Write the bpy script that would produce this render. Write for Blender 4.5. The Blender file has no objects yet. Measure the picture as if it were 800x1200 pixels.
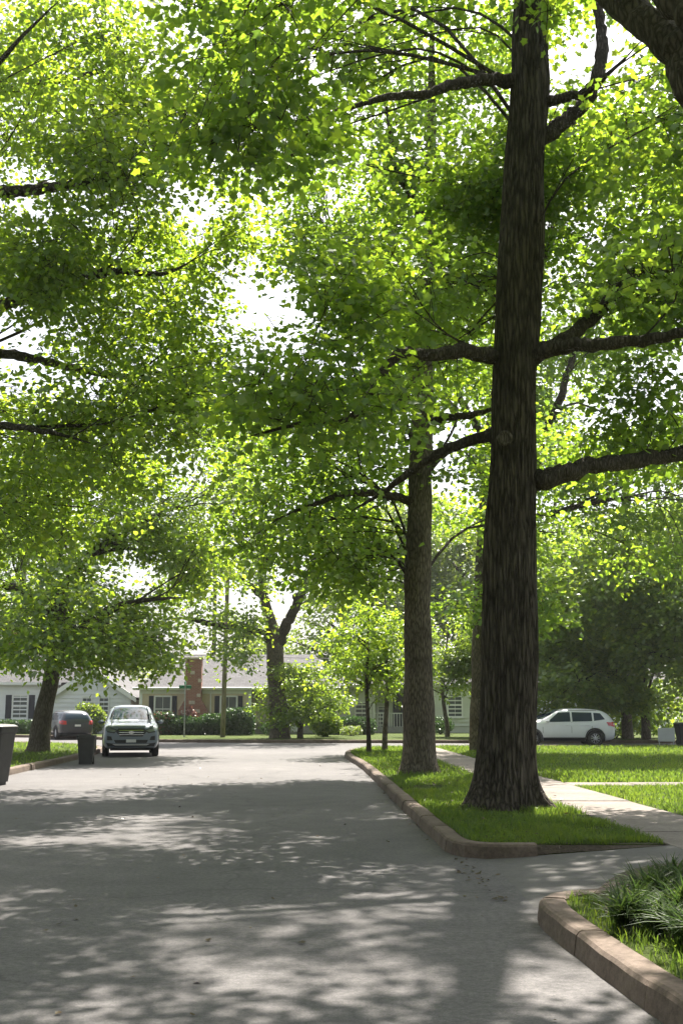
import bpy, bmesh, math, random
import numpy as np
from mathutils import Vector, Matrix, noise as mnoise
from mathutils.bvhtree import BVHTree

# ------------------------------------------------------------------ camera, sky, sun, exposure
scene = bpy.context.scene
C = scene.collection
F, PITCH, EYE = 1350.0, math.atan(232 / 1350.0), 1.5
cam_data = bpy.data.cameras.new('camera')
cam = bpy.data.objects.new('camera', cam_data)
C.objects.link(cam)
cam.location = (0, 0, EYE)
cam.rotation_euler = (math.radians(90) + PITCH, 0, 0)
cam_data.sensor_fit = 'VERTICAL'
cam_data.sensor_height = 36.0
cam_data.sensor_width = 24.0
cam_data.lens = F / 1200.0 * 36.0
cam_data.clip_end = 2000
scene.camera = cam

SUN_EL, SUN_AZ = math.radians(57), math.radians(14)      # azimuth clockwise from +Y (ahead), i.e. a little right of the street
world = bpy.data.worlds.new('World')
scene.world = world
world.use_nodes = True
wn = world.node_tree
bg = wn.nodes['Background']
sky = wn.nodes.new('ShaderNodeTexSky')
sky.sky_type = 'NISHITA'
sky.sun_disc = False
sky.sun_elevation = SUN_EL
sky.sun_rotation = SUN_AZ
sky.dust_density = 4.0
sky.air_density = 1.0
sky.ozone_density = 1.0
hs = wn.nodes.new('ShaderNodeHueSaturation')               # thin bright summer haze: a paler sky all round
hs.inputs['Saturation'].default_value = 0.45
wn.links.new(sky.outputs[0], hs.inputs['Color'])
wn.links.new(hs.outputs[0], bg.inputs[0])
bg.inputs[1].default_value = 0.08

sun_data = bpy.data.lights.new('sun', 'SUN')
sun_data.energy = 5.0
sun_data.angle = math.radians(0.5)
sun_data.color = (1.0, 0.93, 0.83)
sun = bpy.data.objects.new('sun', sun_data)
C.objects.link(sun)
sdir = Vector((math.sin(SUN_AZ) * math.cos(SUN_EL), math.cos(SUN_AZ) * math.cos(SUN_EL), math.sin(SUN_EL)))
sun.rotation_euler = sdir.to_track_quat('Z', 'Y').to_euler()
sun.location = sdir * 80

scene.view_settings.view_transform = 'Standard'
scene.view_settings.look = 'None'
scene.view_settings.gamma = 1.0
scene.view_settings.use_curve_mapping = False
scene.view_settings.exposure = 1.7
scene.render.engine = 'CYCLES'
scene.cycles.use_denoising = True
scene.cycles.max_bounces = 10
scene.cycles.diffuse_bounces = 5
scene.cycles.transmission_bounces = 8
scene.cycles.transparent_max_bounces = 8
scene.cycles.caustics_reflective = False
scene.cycles.caustics_refractive = False

rnd = random.Random(7)
nrg = np.random.default_rng(7)

# ------------------------------------------------------------------ pixel helpers (800 x 1200 photograph)
_R = Vector((1, 0, 0)); _FW = Vector((0, math.cos(PITCH), math.sin(PITCH))); _UP = Vector((0, -math.sin(PITCH), math.cos(PITCH)))
def ray(x, y): return _R * (x - 400) + _UP * (600 - y) + _FW * F
def W(x, y, Y):
    d = ray(x, y); t = Y / d.y
    return Vector((0, 0, EYE)) + d * t
def G(x, y, z=0.0):
    d = ray(x, y); t = (z - EYE) / d.z
    return Vector((0, 0, EYE)) + d * t
def PX(p, n):
    """metres that n photo pixels span at point p"""
    return n * (p - Vector((0, 0, EYE))).dot(_FW) / F

# ------------------------------------------------------------------ scene helpers
def tag(o, label=None, cat=None, group=None, kind=None):
    if label: o['label'] = label
    if cat: o['category'] = cat
    if group: o['group'] = group
    if kind: o['kind'] = kind
    return o
def empty(name, loc=(0, 0, 0), rz=0.0):
    o = bpy.data.objects.new(name, None)
    o.empty_display_size = 0.2
    o.location = loc; o.rotation_euler = (0, 0, rz)
    C.objects.link(o)
    return o
def link(name, me, mat=None, parent=None, smooth=False):
    o = bpy.data.objects.new(name, me)
    C.objects.link(o)
    if mat is not None and not me.materials:
        me.materials.append(mat)
    if parent is not None: o.parent = parent
    if smooth: me.polygons.foreach_set('use_smooth', [True] * len(me.polygons))
    return o
def copy_obj(o, parent=None):
    c = o.copy(); C.objects.link(c); c.parent = parent
    for ch in list(o.children): copy_obj(ch, c)
    return c

class MB:
    def __init__(s): s.v = []; s.f = []
    def add(s, vs, fs):
        n = len(s.v); s.v.extend([tuple(v) for v in vs]); s.f.extend([tuple(i + n for i in f) for f in fs]); return s
    def box(s, x0, x1, y0, y1, z0, z1):
        return s.add([(x0,y0,z0),(x1,y0,z0),(x1,y1,z0),(x0,y1,z0),(x0,y0,z1),(x1,y0,z1),(x1,y1,z1),(x0,y1,z1)],
                     [(0,3,2,1),(4,5,6,7),(0,1,5,4),(1,2,6,5),(2,3,7,6),(3,0,4,7)])
    def prism(s, poly, z0, z1):
        n = len(poly)
        s.add([(p[0], p[1], z0) for p in poly] + [(p[0], p[1], z1) for p in poly],
              [tuple(range(n - 1, -1, -1)), tuple(range(n, 2 * n))] + [(i, (i + 1) % n, n + (i + 1) % n, n + i) for i in range(n)])
        return s
    def prism_y(s, poly, y0, y1):          # poly in (x, z)
        n = len(poly)
        s.add([(p[0], y0, p[1]) for p in poly] + [(p[0], y1, p[1]) for p in poly],
              [tuple(range(n)), tuple(range(2 * n - 1, n - 1, -1))] + [(i, n + i, n + (i + 1) % n, (i + 1) % n) for i in range(n)])
        return s
    def prism_x(s, poly, x0, x1):          # poly in (y, z)
        n = len(poly)
        s.add([(x0, p[0], p[1]) for p in poly] + [(x1, p[0], p[1]) for p in poly],
              [tuple(range(n - 1, -1, -1)), tuple(range(n, 2 * n))] + [(i, (i + 1) % n, n + (i + 1) % n, n + i) for i in range(n)])
        return s
    def tube(s, path, segs=8, cap=True, jit=0.0, rg=None):
        """path: list of (Vector, r)"""
        n = len(path); base = len(s.v)
        up = None
        for i, (p, r) in enumerate(path):
            a = path[max(i - 1, 0)][0]; b = path[min(i + 1, n - 1)][0]
            t = (b - a)
            if t.length < 1e-9: t = Vector((0, 0, 1))
            t.normalize()
            if up is None:
                up = Vector((1, 0, 0)) if abs(t.x) < 0.8 else Vector((0, 1, 0))
            u = (up - t * up.dot(t))
            if u.length < 1e-6: u = t.orthogonal()
            u.normalize(); up = u; w = t.cross(u)
            for k in range(segs):
                an = 2 * math.pi * k / segs
                rr = r * (1 + (rg.uniform(-jit, jit) if rg else 0))
                q = p + (u * math.cos(an) + w * math.sin(an)) * rr
                s.v.append((q.x, q.y, q.z))
        for i in range(n - 1):
            for k in range(segs):
                a = base + i * segs + k; b = base + i * segs + (k + 1) % segs
                s.f.append((a, b, b + segs, a + segs))
        if cap:
            s.f.append(tuple(base + k for k in range(segs - 1, -1, -1)))
            s.f.append(tuple(base + (n - 1) * segs + k for k in range(segs)))
        return s
    def lathe(s, prof, segs=16, cx=0, cy=0):
        base = len(s.v)
        for r, z in prof:
            for k in range(segs):
                a = 2 * math.pi * k / segs
                s.v.append((cx + r * math.cos(a), cy + r * math.sin(a), z))
        for i in range(len(prof) - 1):
            for k in range(segs):
                a = base + i * segs + k; b = base + i * segs + (k + 1) % segs
                s.f.append((a, b, b + segs, a + segs))
        s.f.append(tuple(base + k for k in range(segs - 1, -1, -1)))
        s.f.append(tuple(base + (len(prof) - 1) * segs + k for k in range(segs)))
        return s
    def mesh(s, name='mesh'):
        me = bpy.data.meshes.new(name); me.from_pydata(s.v, [], s.f); me.update(); return me
    def build(s, name, mat, parent=None, smooth=False):
        return link(name, s.mesh(name), mat, parent, smooth)
    def bevel(s, w, seg=2):
        bm = bmesh.new(); me = s.mesh(); bm.from_mesh(me); bpy.data.meshes.remove(me)
        bmesh.ops.remove_doubles(bm, verts=bm.verts, dist=1e-5)
        bmesh.ops.bevel(bm, geom=bm.edges[:], offset=w, segments=seg, affect='EDGES', clamp_overlap=True)
        bm.verts.index_update()
        s.v = [tuple(v.co) for v in bm.verts]; s.f = [tuple(v.index for v in f.verts) for f in bm.faces]
        bm.free(); return s

def catmull(pts, n):
    """pts: list of (Vector, r) -> resampled, n per span"""
    out = []
    P = [pts[0]] + list(pts) + [pts[-1]]
    for i in range(1, len(P) - 2):
        p0, p1, p2, p3 = P[i - 1][0], P[i][0], P[i + 1][0], P[i + 2][0]
        r1, r2 = P[i][1], P[i + 1][1]
        for k in range(n):
            t = k / n
            q = 0.5 * ((2 * p1) + (p2 - p0) * t + (2 * p0 - 5 * p1 + 4 * p2 - p3) * t * t + (3 * p1 - p0 - 3 * p2 + p3) * t ** 3)
            out.append((q, r1 + (r2 - r1) * t))
    out.append((pts[-1][0].copy(), pts[-1][1]))
    return out

# ------------------------------------------------------------------ numpy value noise
_perm = np.random.default_rng(3).random(4096)
def vnoise(p):
    p = np.asarray(p, dtype=np.float64)
    i = np.floor(p).astype(np.int64); f = p - i; f = f * f * (3 - 2 * f)
    def h(x, y, z): return _perm[(x * 73856093 ^ y * 19349663 ^ z * 83492791) & 4095]
    x, y, z = i[:, 0], i[:, 1], i[:, 2]; fx, fy, fz = f[:, 0], f[:, 1], f[:, 2]
    def lx(yy, zz): return h(x, yy, zz) * (1 - fx) + h(x + 1, yy, zz) * fx
    a = lx(y, z) * (1 - fy) + lx(y + 1, z) * fy
    b = lx(y, z + 1) * (1 - fy) + lx(y + 1, z + 1) * fy
    return a * (1 - fz) + b * fz

# ------------------------------------------------------------------ materials
class NT:
    def __init__(s, name):
        s.m = bpy.data.materials.new(name); s.m.use_nodes = True; s.t = s.m.node_tree
        s.p = s.t.nodes['Principled BSDF']; s.out = s.t.nodes['Material Output']
        s.tc = None
    def n(s, typ, **kw):
        nd = s.t.nodes.new('ShaderNode' + typ)
        for k, v in kw.items():
            if k in nd.inputs: nd.inputs[k].default_value = v
            else: setattr(nd, k, v)
        return nd
    def l(s, a, b): s.t.links.new(a, b)
    def coord(s, which='Object', scale=(1, 1, 1)):
        tc = s.n('TexCoord'); mp = s.n('Mapping'); mp.inputs['Scale'].default_value = scale
        s.l(tc.outputs[which], mp.inputs['Vector']); return mp.outputs[0]
    def noise(s, vec, scale, detail=4, rough=0.55):
        nd = s.n('TexNoise'); nd.inputs['Scale'].default_value = scale; nd.inputs['Detail'].default_value = detail
        nd.inputs['Roughness'].default_value = rough; s.l(vec, nd.inputs['Vector']); return nd.outputs['Fac']
    def ramp(s, fac, stops):
        r = s.n('ValToRGB'); e = r.color_ramp.elements
        while len(e) < len(stops): e.new(0.5)
        for q, (pos, col) in zip(e, stops):
            q.position = pos; q.color = (*col, 1) if len(col) == 3 else col
        s.l(fac, r.inputs[0]); return r.outputs[0]
    def mix(s, a, b, fac, mode='MIX'):
        m = s.n('Mix'); m.data_type = 'RGBA'; m.blend_type = mode
        for sock, v in ((m.inputs[0], fac), (m.inputs[6], a), (m.inputs[7], b)):
            if hasattr(v, 'type') and hasattr(v, 'node'): s.l(v, sock)
            else: sock.default_value = v if isinstance(v, (int, float)) else ((*v, 1) if len(v) == 3 else v)
        return m.outputs[2]
    def bump(s, h, strength=0.4, dist=0.02, normal=None):
        b = s.n('Bump'); b.inputs['Strength'].default_value = strength; b.inputs['Distance'].default_value = dist
        s.l(h, b.inputs['Height'])
        if normal: s.l(normal, b.inputs['Normal'])
        s.l(b.outputs[0], s.p.inputs['Normal']); return b.outputs[0]
    def base(s, col):
        if isinstance(col, tuple): s.p.inputs['Base Color'].default_value = (*col, 1)
        else: s.l(col, s.p.inputs['Base Color'])
    def set(s, **kw):
        for k, v in kw.items(): s.p.inputs[k.replace('_', ' ')].default_value = v
        return s

def plain(name, col, rough=0.6, metal=0.0, var=0.0, scale=4.0, spec=0.5, coat=0.0):
    t = NT(name)
    if var:
        nz = t.noise(t.coord(), scale, 5)
        t.base(t.ramp(nz, [(0.3, tuple(c * (1 - var) for c in col)), (0.7, tuple(min(1, c * (1 + var)) for c in col))]))
    else: t.base(col)
    t.set(Roughness=rough, Metallic=metal)
    t.p.inputs['Specular IOR Level'].default_value = spec
    t.p.inputs['Coat Weight'].default_value = coat
    return t.m

def mat_road():
    t = NT('aged_pavement'); v = t.coord()
    big = t.noise(v, 0.22, 4); med = t.noise(v, 2.2, 6); fine = t.noise(v, 90, 3, 0.7); agg = t.noise(v, 22, 5, 0.75)
    c = t.ramp(big, [(0.3, (0.088, 0.084, 0.087)), (0.7, (0.128, 0.121, 0.124))])
    c = t.mix(c, t.ramp(med, [(0.3, (0.72, 0.72, 0.72)), (0.7, (1.12, 1.11, 1.09))]), 0.8, 'MULTIPLY')
    c = t.mix(c, t.ramp(fine, [(0.3, (0.55, 0.55, 0.55)), (0.7, (1.4, 1.4, 1.4))]), 0.8, 'MULTIPLY')
    c = t.mix(c, t.ramp(agg, [(0.38, (0.6, 0.6, 0.6)), (0.62, (1.3, 1.3, 1.28))]), 0.75, 'MULTIPLY')
    # cracks with a shape of their own
    vo = t.n('TexVoronoi', feature='DISTANCE_TO_EDGE'); vo.inputs['Scale'].default_value = 0.16
    wv = t.mix(v, t.n('TexNoise').outputs['Color'], 0.06)
    nn = t.n('TexNoise'); nn.inputs['Scale'].default_value = 1.4; nn.inputs['Detail'].default_value = 5; t.l(v, nn.inputs['Vector'])
    ad = t.n('VectorMath', operation='MULTIPLY_ADD'); t.l(nn.outputs['Color'], ad.inputs[0]); ad.inputs[1].default_value = (1.2, 1.2, 0); t.l(v, ad.inputs[2])
    t.l(ad.outputs[0], vo.inputs['Vector'])
    cr = t.ramp(vo.outputs['Distance'], [(0.0, (0.45, 0.45, 0.45)), (0.006, (1, 1, 1))])
    c = t.mix(c, cr, 0.55, 'MULTIPLY')
    # oil spots
    sp = t.ramp(t.noise(v, 1.1, 2), [(0.68, (1, 1, 1)), (0.78, (0.72, 0.72, 0.72))])
    c = t.mix(c, sp, 0.6, 'MULTIPLY')
    t.base(c); t.set(Roughness=0.88); t.bump(t.mix(fine, agg, 0.5), 0.35, 0.006)
    return t.m

def mat_concrete(name, a, b, scale=1.0, stain=0.35):
    t = NT(name); v = t.coord()
    n1 = t.noise(v, 1.3 * scale, 5); n2 = t.noise(v, 14 * scale, 6, 0.65); n3 = t.noise(v, 110, 3)
    c = t.ramp(n1, [(0.3, a), (0.7, b)])
    c = t.mix(c, t.ramp(n2, [(0.3, (0.62, 0.6, 0.57)), (0.62, (1.1, 1.1, 1.1))]), stain * 1.6, 'MULTIPLY')
    c = t.mix(c, t.ramp(n3, [(0.3, (0.8, 0.8, 0.8)), (0.7, (1.15, 1.15, 1.15))]), 0.6, 'MULTIPLY')
    t.base(c); t.set(Roughness=0.9); t.bump(t.mix(n2, n3, 0.4), 0.4, 0.012)
    return t.m

def mat_bark(name, a, b, sx=17.0, sz=1.8):
    t = NT(name); v = t.coord('Object', (sx, sx, sz)); v2 = t.coord()
    vo = t.n('TexVoronoi', feature='DISTANCE_TO_EDGE'); vo.inputs['Scale'].default_value = 1.0
    nn = t.n('TexNoise'); nn.inputs['Scale'].default_value = 1.5; nn.inputs['Detail'].default_value = 4; t.l(v, nn.inputs['Vector'])
    ad = t.n('VectorMath', operation='MULTIPLY_ADD'); t.l(nn.outputs['Color'], ad.inputs[0]); ad.inputs[1].default_value = (0.9, 0.9, 0.9); t.l(v, ad.inputs[2])
    t.l(ad.outputs[0], vo.inputs['Vector'])
    fine = t.noise(t.coord('Object', (45, 45, 16)), 1.0, 5, 0.7)
    ridge = t.ramp(vo.outputs['Distance'], [(0.0, (0, 0, 0)), (0.28, (1, 1, 1))])
    h = t.mix(ridge, fine, 0.4)
    c = t.ramp(h, [(0.1, a), (0.75, b)])
    pat = t.noise(v2, 1.8, 4)
    c = t.mix(c, t.ramp(pat, [(0.35, (0.75, 0.75, 0.72)), (0.7, (1.25, 1.25, 1.2))]), 0.8, 'MULTIPLY')
    t.base(c); t.set(Roughness=0.95); t.p.inputs['Specular IOR Level'].default_value = 0.2
    t.bump(h, 0.9, 0.04)
    return t.m

def mat_leaf(name, refl, trans, tfac=0.5, gloss=0.06, grough=0.38, var=0.35):
    """diffuse + translucent leaf; per-leaf random 'rnd' shifts hue and value"""
    t = NT(name)
    at = t.n('Attribute', attribute_name='rnd')
    def vary(c):
        lo = (c[0] * (1 - var), c[1] * (1 - var * 0.8), c[2] * (1 - var * 0.3))
        hi = (c[0] * (1 + var * 1.3), c[1] * (1 + var * 0.7), c[2] * (1 + var * 0.2))
        return t.ramp(at.outputs['Fac'], [(0.0, lo), (0.55, c), (1.0, hi)])
    d = t.n('BsdfDiffuse'); t.l(vary(refl), d.inputs['Color'])
    tr = t.n('BsdfTranslucent'); t.l(vary(trans), tr.inputs['Color'])
    m1 = t.n('MixShader'); m1.inputs[0].default_value = tfac; t.l(d.outputs[0], m1.inputs[1]); t.l(tr.outputs[0], m1.inputs[2])
    g = t.n('BsdfGlossy'); g.inputs['Roughness'].default_value = grough; g.inputs['Color'].default_value = (0.9, 0.95, 0.9, 1)
    m2 = t.n('MixShader'); m2.inputs[0].default_value = gloss; t.l(m1.outputs[0], m2.inputs[1]); t.l(g.outputs[0], m2.inputs[2])
    t.l(m2.outputs[0], t.out.inputs[0])
    return t.m

def mat_turf():
    t = NT('turf'); v = t.coord()
    n1 = t.noise(v, 0.5, 4); n2 = t.noise(v, 7, 5, 0.65); n3 = t.noise(v, 60, 3, 0.7)
    c = t.ramp(n1, [(0.3, (0.045, 0.07, 0.016)), (0.7, (0.075, 0.105, 0.02))])
    c = t.mix(c, t.ramp(n2, [(0.3, (0.6, 0.6, 0.55)), (0.7, (1.3, 1.25, 1.1))]), 0.7, 'MULTIPLY')
    c = t.mix(c, t.ramp(n3, [(0.3, (0.5, 0.5, 0.5)), (0.7, (1.4, 1.4, 1.3))]), 0.8, 'MULTIPLY')
    t.base(c); t.set(Roughness=0.95); t.p.inputs['Specular IOR Level'].default_value = 0.15
    t.bump(t.mix(n2, n3, 0.6), 0.9, 0.05)
    return t.m

def mat_soil():
    t = NT('soil'); v = t.coord(); n = t.noise(v, 18, 6, 0.7)
    t.base(t.ramp(n, [(0.3, (0.035, 0.025, 0.017)), (0.7, (0.11, 0.085, 0.06))])); t.set(Roughness=1.0); t.bump(n, 1.0, 0.05)
    return t.m

def mat_shingle(name, a, b):
    t = NT(name); v = t.coord('Object')
    br = t.n('TexBrick'); br.inputs['Scale'].default_value = 1.0; br.inputs['Brick Width'].default_value = 0.33; br.inputs['Row Height'].default_value = 0.14
    br.inputs['Mortar Size'].default_value = 0.012; br.inputs['Color1'].default_value = (*a, 1); br.inputs['Color2'].default_value = (*b, 1); br.inputs['Mortar'].default_value = (a[0] * .5, a[1] * .5, a[2] * .5, 1)
    sw = t.n('SeparateXYZ'); cb = t.n('CombineXYZ'); t.l(v, sw.inputs[0]); t.l(sw.outputs[0], cb.inputs[0])
    mu = t.n('Math', operation='MULTIPLY'); t.l(sw.outputs[2], mu.inputs[0]); mu.inputs[1].default_value = 1.6; t.l(mu.outputs[0], cb.inputs[1])
    t.l(cb.outputs[0], br.inputs['Vector'])
    n = t.noise(v, 0.9, 4)
    t.base(t.mix(br.outputs['Color'], t.ramp(n, [(0.3, (0.8, 0.8, 0.8)), (0.7, (1.2, 1.2, 1.2))]), 0.7, 'MULTIPLY')); t.set(Roughness=0.9)
    return t.m

def mat_brick(name, a, b, mortar):
    t = NT(name); v = t.coord('Object')
    br = t.n('TexBrick'); br.inputs['Scale'].default_value = 1.0; br.inputs['Brick Width'].default_value = 0.21; br.inputs['Row Height'].default_value = 0.075
    br.inputs['Mortar Size'].default_value = 0.009; br.inputs['Color1'].default_value = (*a, 1); br.inputs['Color2'].default_value = (*b, 1); br.inputs['Mortar'].default_value = (*mortar, 1)
    sw = t.n('SeparateXYZ'); cb = t.n('CombineXYZ'); t.l(v, sw.inputs[0])
    ad = t.n('Math', operation='ADD'); t.l(sw.outputs[0], ad.inputs[0]); t.l(sw.outputs[1], ad.inputs[1])
    t.l(ad.outputs[0], cb.inputs[0]); t.l(sw.outputs[2], cb.inputs[1]); t.l(cb.outputs[0], br.inputs['Vector'])
    t.base(br.outputs['Color']); t.set(Roughness=0.9); t.bump(br.outputs['Fac'], -0.5, 0.01)
    return t.m

def mat_paint(name, col, metal=0.6, rough=0.32):
    t = NT(name); n = t.noise(t.coord(), 3.0, 4)
    t.base(t.ramp(n, [(0.3, tuple(c * 0.94 for c in col)), (0.7, col)]))
    t.set(Metallic=metal, Roughness=rough); t.p.inputs['Coat Weight'].default_value = 0.8; t.p.inputs['Coat Roughness'].default_value = 0.06
    return t.m

M = {}
M['road'] = mat_road()
M['drive'] = mat_concrete('driveway_paving', (0.092, 0.088, 0.085), (0.13, 0.124, 0.119), 1.0, 0.3)
M['kerb'] = mat_concrete('weathered_kerb_concrete', (0.105, 0.076, 0.058), (0.185, 0.14, 0.11), 1.5, 0.7)
M['walk'] = mat_concrete('sidewalk_concrete', (0.155, 0.132, 0.115), (0.225, 0.197, 0.175), 1.2, 0.5)
M['turf'] = mat_turf()
M['soil'] = mat_soil()
M['bark'] = mat_bark('bark_furrowed', (0.026, 0.022, 0.018), (0.115, 0.096, 0.078))
M['bark2'] = mat_bark('bark_grey', (0.05, 0.042, 0.034), (0.19, 0.16, 0.13), 24, 4.5)
M['limb'] = mat_bark('bark_limb', (0.03, 0.025, 0.02), (0.10, 0.083, 0.068), 22, 6)
M['leaf_maple'] = mat_leaf('leaf_maple', (0.058, 0.108, 0.028), (0.40, 0.61, 0.04), 0.52, var=0.4)
M['leaf_left'] = mat_leaf('leaf_light', (0.063, 0.113, 0.028), (0.44, 0.63, 0.04), 0.53, var=0.4)
M['leaf_dark'] = mat_leaf('leaf_dark', (0.075, 0.125, 0.035), (0.38, 0.54, 0.05), 0.5)
M['leaf_lime'] = mat_leaf('leaf_lime', (0.085, 0.135, 0.02), (0.38, 0.54, 0.04), 0.48)
M['leaf_far'] = mat_leaf('leaf_far', (0.075, 0.12, 0.025), (0.38, 0.52, 0.05), 0.5)
M['leaf_hedge'] = mat_leaf('leaf_hedge', (0.035, 0.075, 0.018), (0.07, 0.16, 0.02), 0.35)
M['leaf_red'] = mat_leaf('leaf_red', (0.16, 0.06, 0.05), (0.25, 0.10, 0.06), 0.35)
M['petal'] = mat_leaf('petal_white', (0.7, 0.7, 0.66), (0.5, 0.5, 0.45), 0.3, var=0.1)
M['blade'] = mat_leaf('grass_blade', (0.055, 0.088, 0.02), (0.22, 0.34, 0.035), 0.5, 0.03)
M['strap'] = mat_leaf('strap_leaf', (0.032, 0.056, 0.016), (0.09, 0.16, 0.03), 0.4, 0.02)
M['dry_leaf'] = mat_leaf('dry_leaf', (0.09, 0.06, 0.03), (0.1, 0.07, 0.03), 0.3)
M['white_siding'] = plain('white_siding', (0.78, 0.79, 0.80), 0.6, var=0.05, scale=1.5)
M['pale_siding'] = plain('pale_green_siding', (0.62, 0.64, 0.57), 0.6, var=0.06, scale=1.5)
M['beige_siding'] = plain('beige_siding', (0.52, 0.47, 0.42), 0.65, var=0.06, scale=1.5)
M['cream_wall'] = plain('cream_wall', (0.60, 0.50, 0.37), 0.7, var=0.1, scale=2.5)
M['white_paint'] = plain('white_paint', (0.8, 0.8, 0.78), 0.5, var=0.04, scale=3)
M['navy'] = plain('dark_shutter', (0.012, 0.015, 0.028), 0.5, var=0.2, scale=5)
M['shingle'] = mat_shingle('grey_shingle', (0.075, 0.074, 0.08), (0.11, 0.107, 0.114))
M['shingle_dark'] = mat_shingle('dark_shingle', (0.075, 0.075, 0.082), (0.11, 0.107, 0.112))
M['brick'] = mat_brick('red_brick', (0.24, 0.085, 0.055), (0.32, 0.125, 0.08), (0.30, 0.25, 0.21))
M['stone'] = plain('pale_stone', (0.5, 0.43, 0.35), 0.85, var=0.2, scale=6)
M['foundation'] = mat_concrete('foundation', (0.3, 0.29, 0.27), (0.4, 0.39, 0.37))
tg = NT('window_glass'); tg.base((0.10, 0.11, 0.115)); tg.set(Roughness=0.08); tg.p.inputs['Specular IOR Level'].default_value = 0.8; M['glass'] = tg.m
tg = NT('car_glass'); tg.base((0.02, 0.035, 0.05)); tg.set(Roughness=0.06); tg.p.inputs['Specular IOR Level'].default_value = 0.22; tg.p.inputs['Coat Weight'].default_value = 0.0; tg.p.inputs['Coat Roughness'].default_value = 0.02; M['car_glass'] = tg.m
M['silver'] = mat_paint('silver_blue_paint', (0.20, 0.24, 0.29), 0.35, 0.34)
M['car_white'] = mat_paint('white_car_paint', (0.72, 0.74, 0.76), 0.0, 0.35)
M['car_dark'] = mat_paint('dark_car_paint', (0.035, 0.038, 0.045), 0.5)
M['rubber'] = plain('tyre_rubber', (0.018, 0.018, 0.018), 0.85, var=0.2, scale=20)
M['rim'] = plain('alloy_rim', (0.55, 0.56, 0.58), 0.3, 0.9)
M['trim'] = plain('black_trim', (0.022, 0.022, 0.024), 0.55, var=0.15, scale=10)
M['chrome'] = plain('chrome', (0.7, 0.72, 0.74), 0.18, 1.0)
M['lamp_glass'] = plain('headlamp_lens', (0.30, 0.33, 0.36), 0.12, 0.5, coat=1.0)
M['tail_red'] = plain('tail_lamp_red', (0.5, 0.02, 0.015), 0.15, coat=1.0)
M['plate'] = plain('licence_plate', (0.7, 0.7, 0.68), 0.5)
M['bin'] = plain('bin_plastic', (0.035, 0.035, 0.036), 0.55, var=0.25, scale=6)
M['bin_lid'] = plain('bin_lid_plastic', (0.055, 0.055, 0.056), 0.5, var=0.25, scale=6)
M['galv'] = plain('galvanised_steel', (0.36, 0.37, 0.37), 0.45, 0.7, var=0.15, scale=8)
M['sign_green'] = plain('sign_green', (0.01, 0.16, 0.075), 0.4)
M['wood_pole'] = mat_bark('pole_wood', (0.17, 0.145, 0.12), (0.34, 0.30, 0.255), 14, 1.0)
M['wire'] = plain('black_wire', (0.02, 0.02, 0.02), 0.6)
M['iron'] = plain('dark_iron', (0.025, 0.024, 0.024), 0.5, 0.4, var=0.2, scale=10)
M['board'] = plain('grey_board', (0.55, 0.57, 0.57), 0.5, var=0.06, scale=3)

# ------------------------------------------------------------------ the street: ground, road, kerbs, lawns, sidewalk
KZ = 0.15                                                   # kerb height
def Lr(d): return 1.16 - 0.036 * (d - 12.3)                 # right gutter line
def poly_smooth(pts, n=6):
    return [(p.x, p.y) for p, _ in catmull([(Vector((x, y, 0)), 1) for x, y in pts], n)]
def offset_line(line, off):
    out = []
    for i, p in enumerate(line):
        a = Vector(line[max(i - 1, 0)]); b = Vector(line[min(i + 1, len(line) - 1)])
        t = (b - a).normalized(); out.append((p[0] + t.y * off, p[1] - t.x * off))
    return out

gm = MB().add([(-420, -200, -0.06), (420, -200, -0.06), (420, 420, -0.06), (-420, 420, -0.06)], [(0, 1, 2, 3)])
ground = gm.build('ground', M['turf']); tag(ground, kind='structure')

# gutter lines (road edge), going away from the camera; lawns lie to the right of the first, left of the second
NEAR_LINE = poly_smooth([(1.75, -12), (1.75, 1.5), (1.70, 4.2), (1.60, 5.6), (1.47, 7.1), (1.40, 8.3), (1.50, 8.95), (1.95, 9.25), (3.0, 9.35), (3.6, 9.38)], 5)
FAR_LINE = poly_smooth([(3.3, 12.15), (2.2, 12.15), (1.5, 12.2), (1.16, 12.6), (1.08, 14.0), (0.93, 18.0), (0.62, 27.7), (0.40, 32.5), (0.16, 36.5), (0.14, 39.5), (0.6, 42.5), (1.9, 44.6), (4.5, 45.6), (9, 45.9), (40, 46.2), (140, 46.2)], 6)
LEFT_LINE = poly_smooth([(-6.5, -12), (-7.0, 6), (-7.35, 16), (-7.72, 27), (-8.0, 34), (-8.35, 40), (-9.2, 45), (-11.2, 48.6), (-15, 50.6), (-24, 53), (-140, 70)], 6)
HOUSE_LINE = poly_smooth([(-140, 88), (-40, 70), (-22, 66.5), (-15, 63), (-11.2, 58.2), (-9.0, 55.6), (-5, 54.4), (2, 53.8), (12, 53.6), (40, 53.6), (140, 53.6)], 6)

# road: one sheet covering the carriageways
rp = [(-7.0, -12)] + [p for p in LEFT_LINE] + [p for p in HOUSE_LINE] + [p for p in reversed(FAR_LINE)] + [(3.6, 12.1), (3.6, 9.4)] + [p for p in reversed(NEAR_LINE)]
road_me = bpy.data.meshes.new('road')
bm = bmesh.new()
vs = []
for x, y in [(-160, -15), (160, -15), (160, 95), (-160, 95)]: vs.append(bm.verts.new((x, y, 0.0)))
bm.faces.new(vs); bm.to_mesh(road_me); bm.free()
road = link('road', road_me, M['road']); tag(road, kind='structure')

def slab(name, poly, mat, z0=-0.05, z1=KZ - 0.02):
    o = MB().prism(poly, z0, z1).build(name, mat); tag(o, kind='structure'); return o

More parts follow.
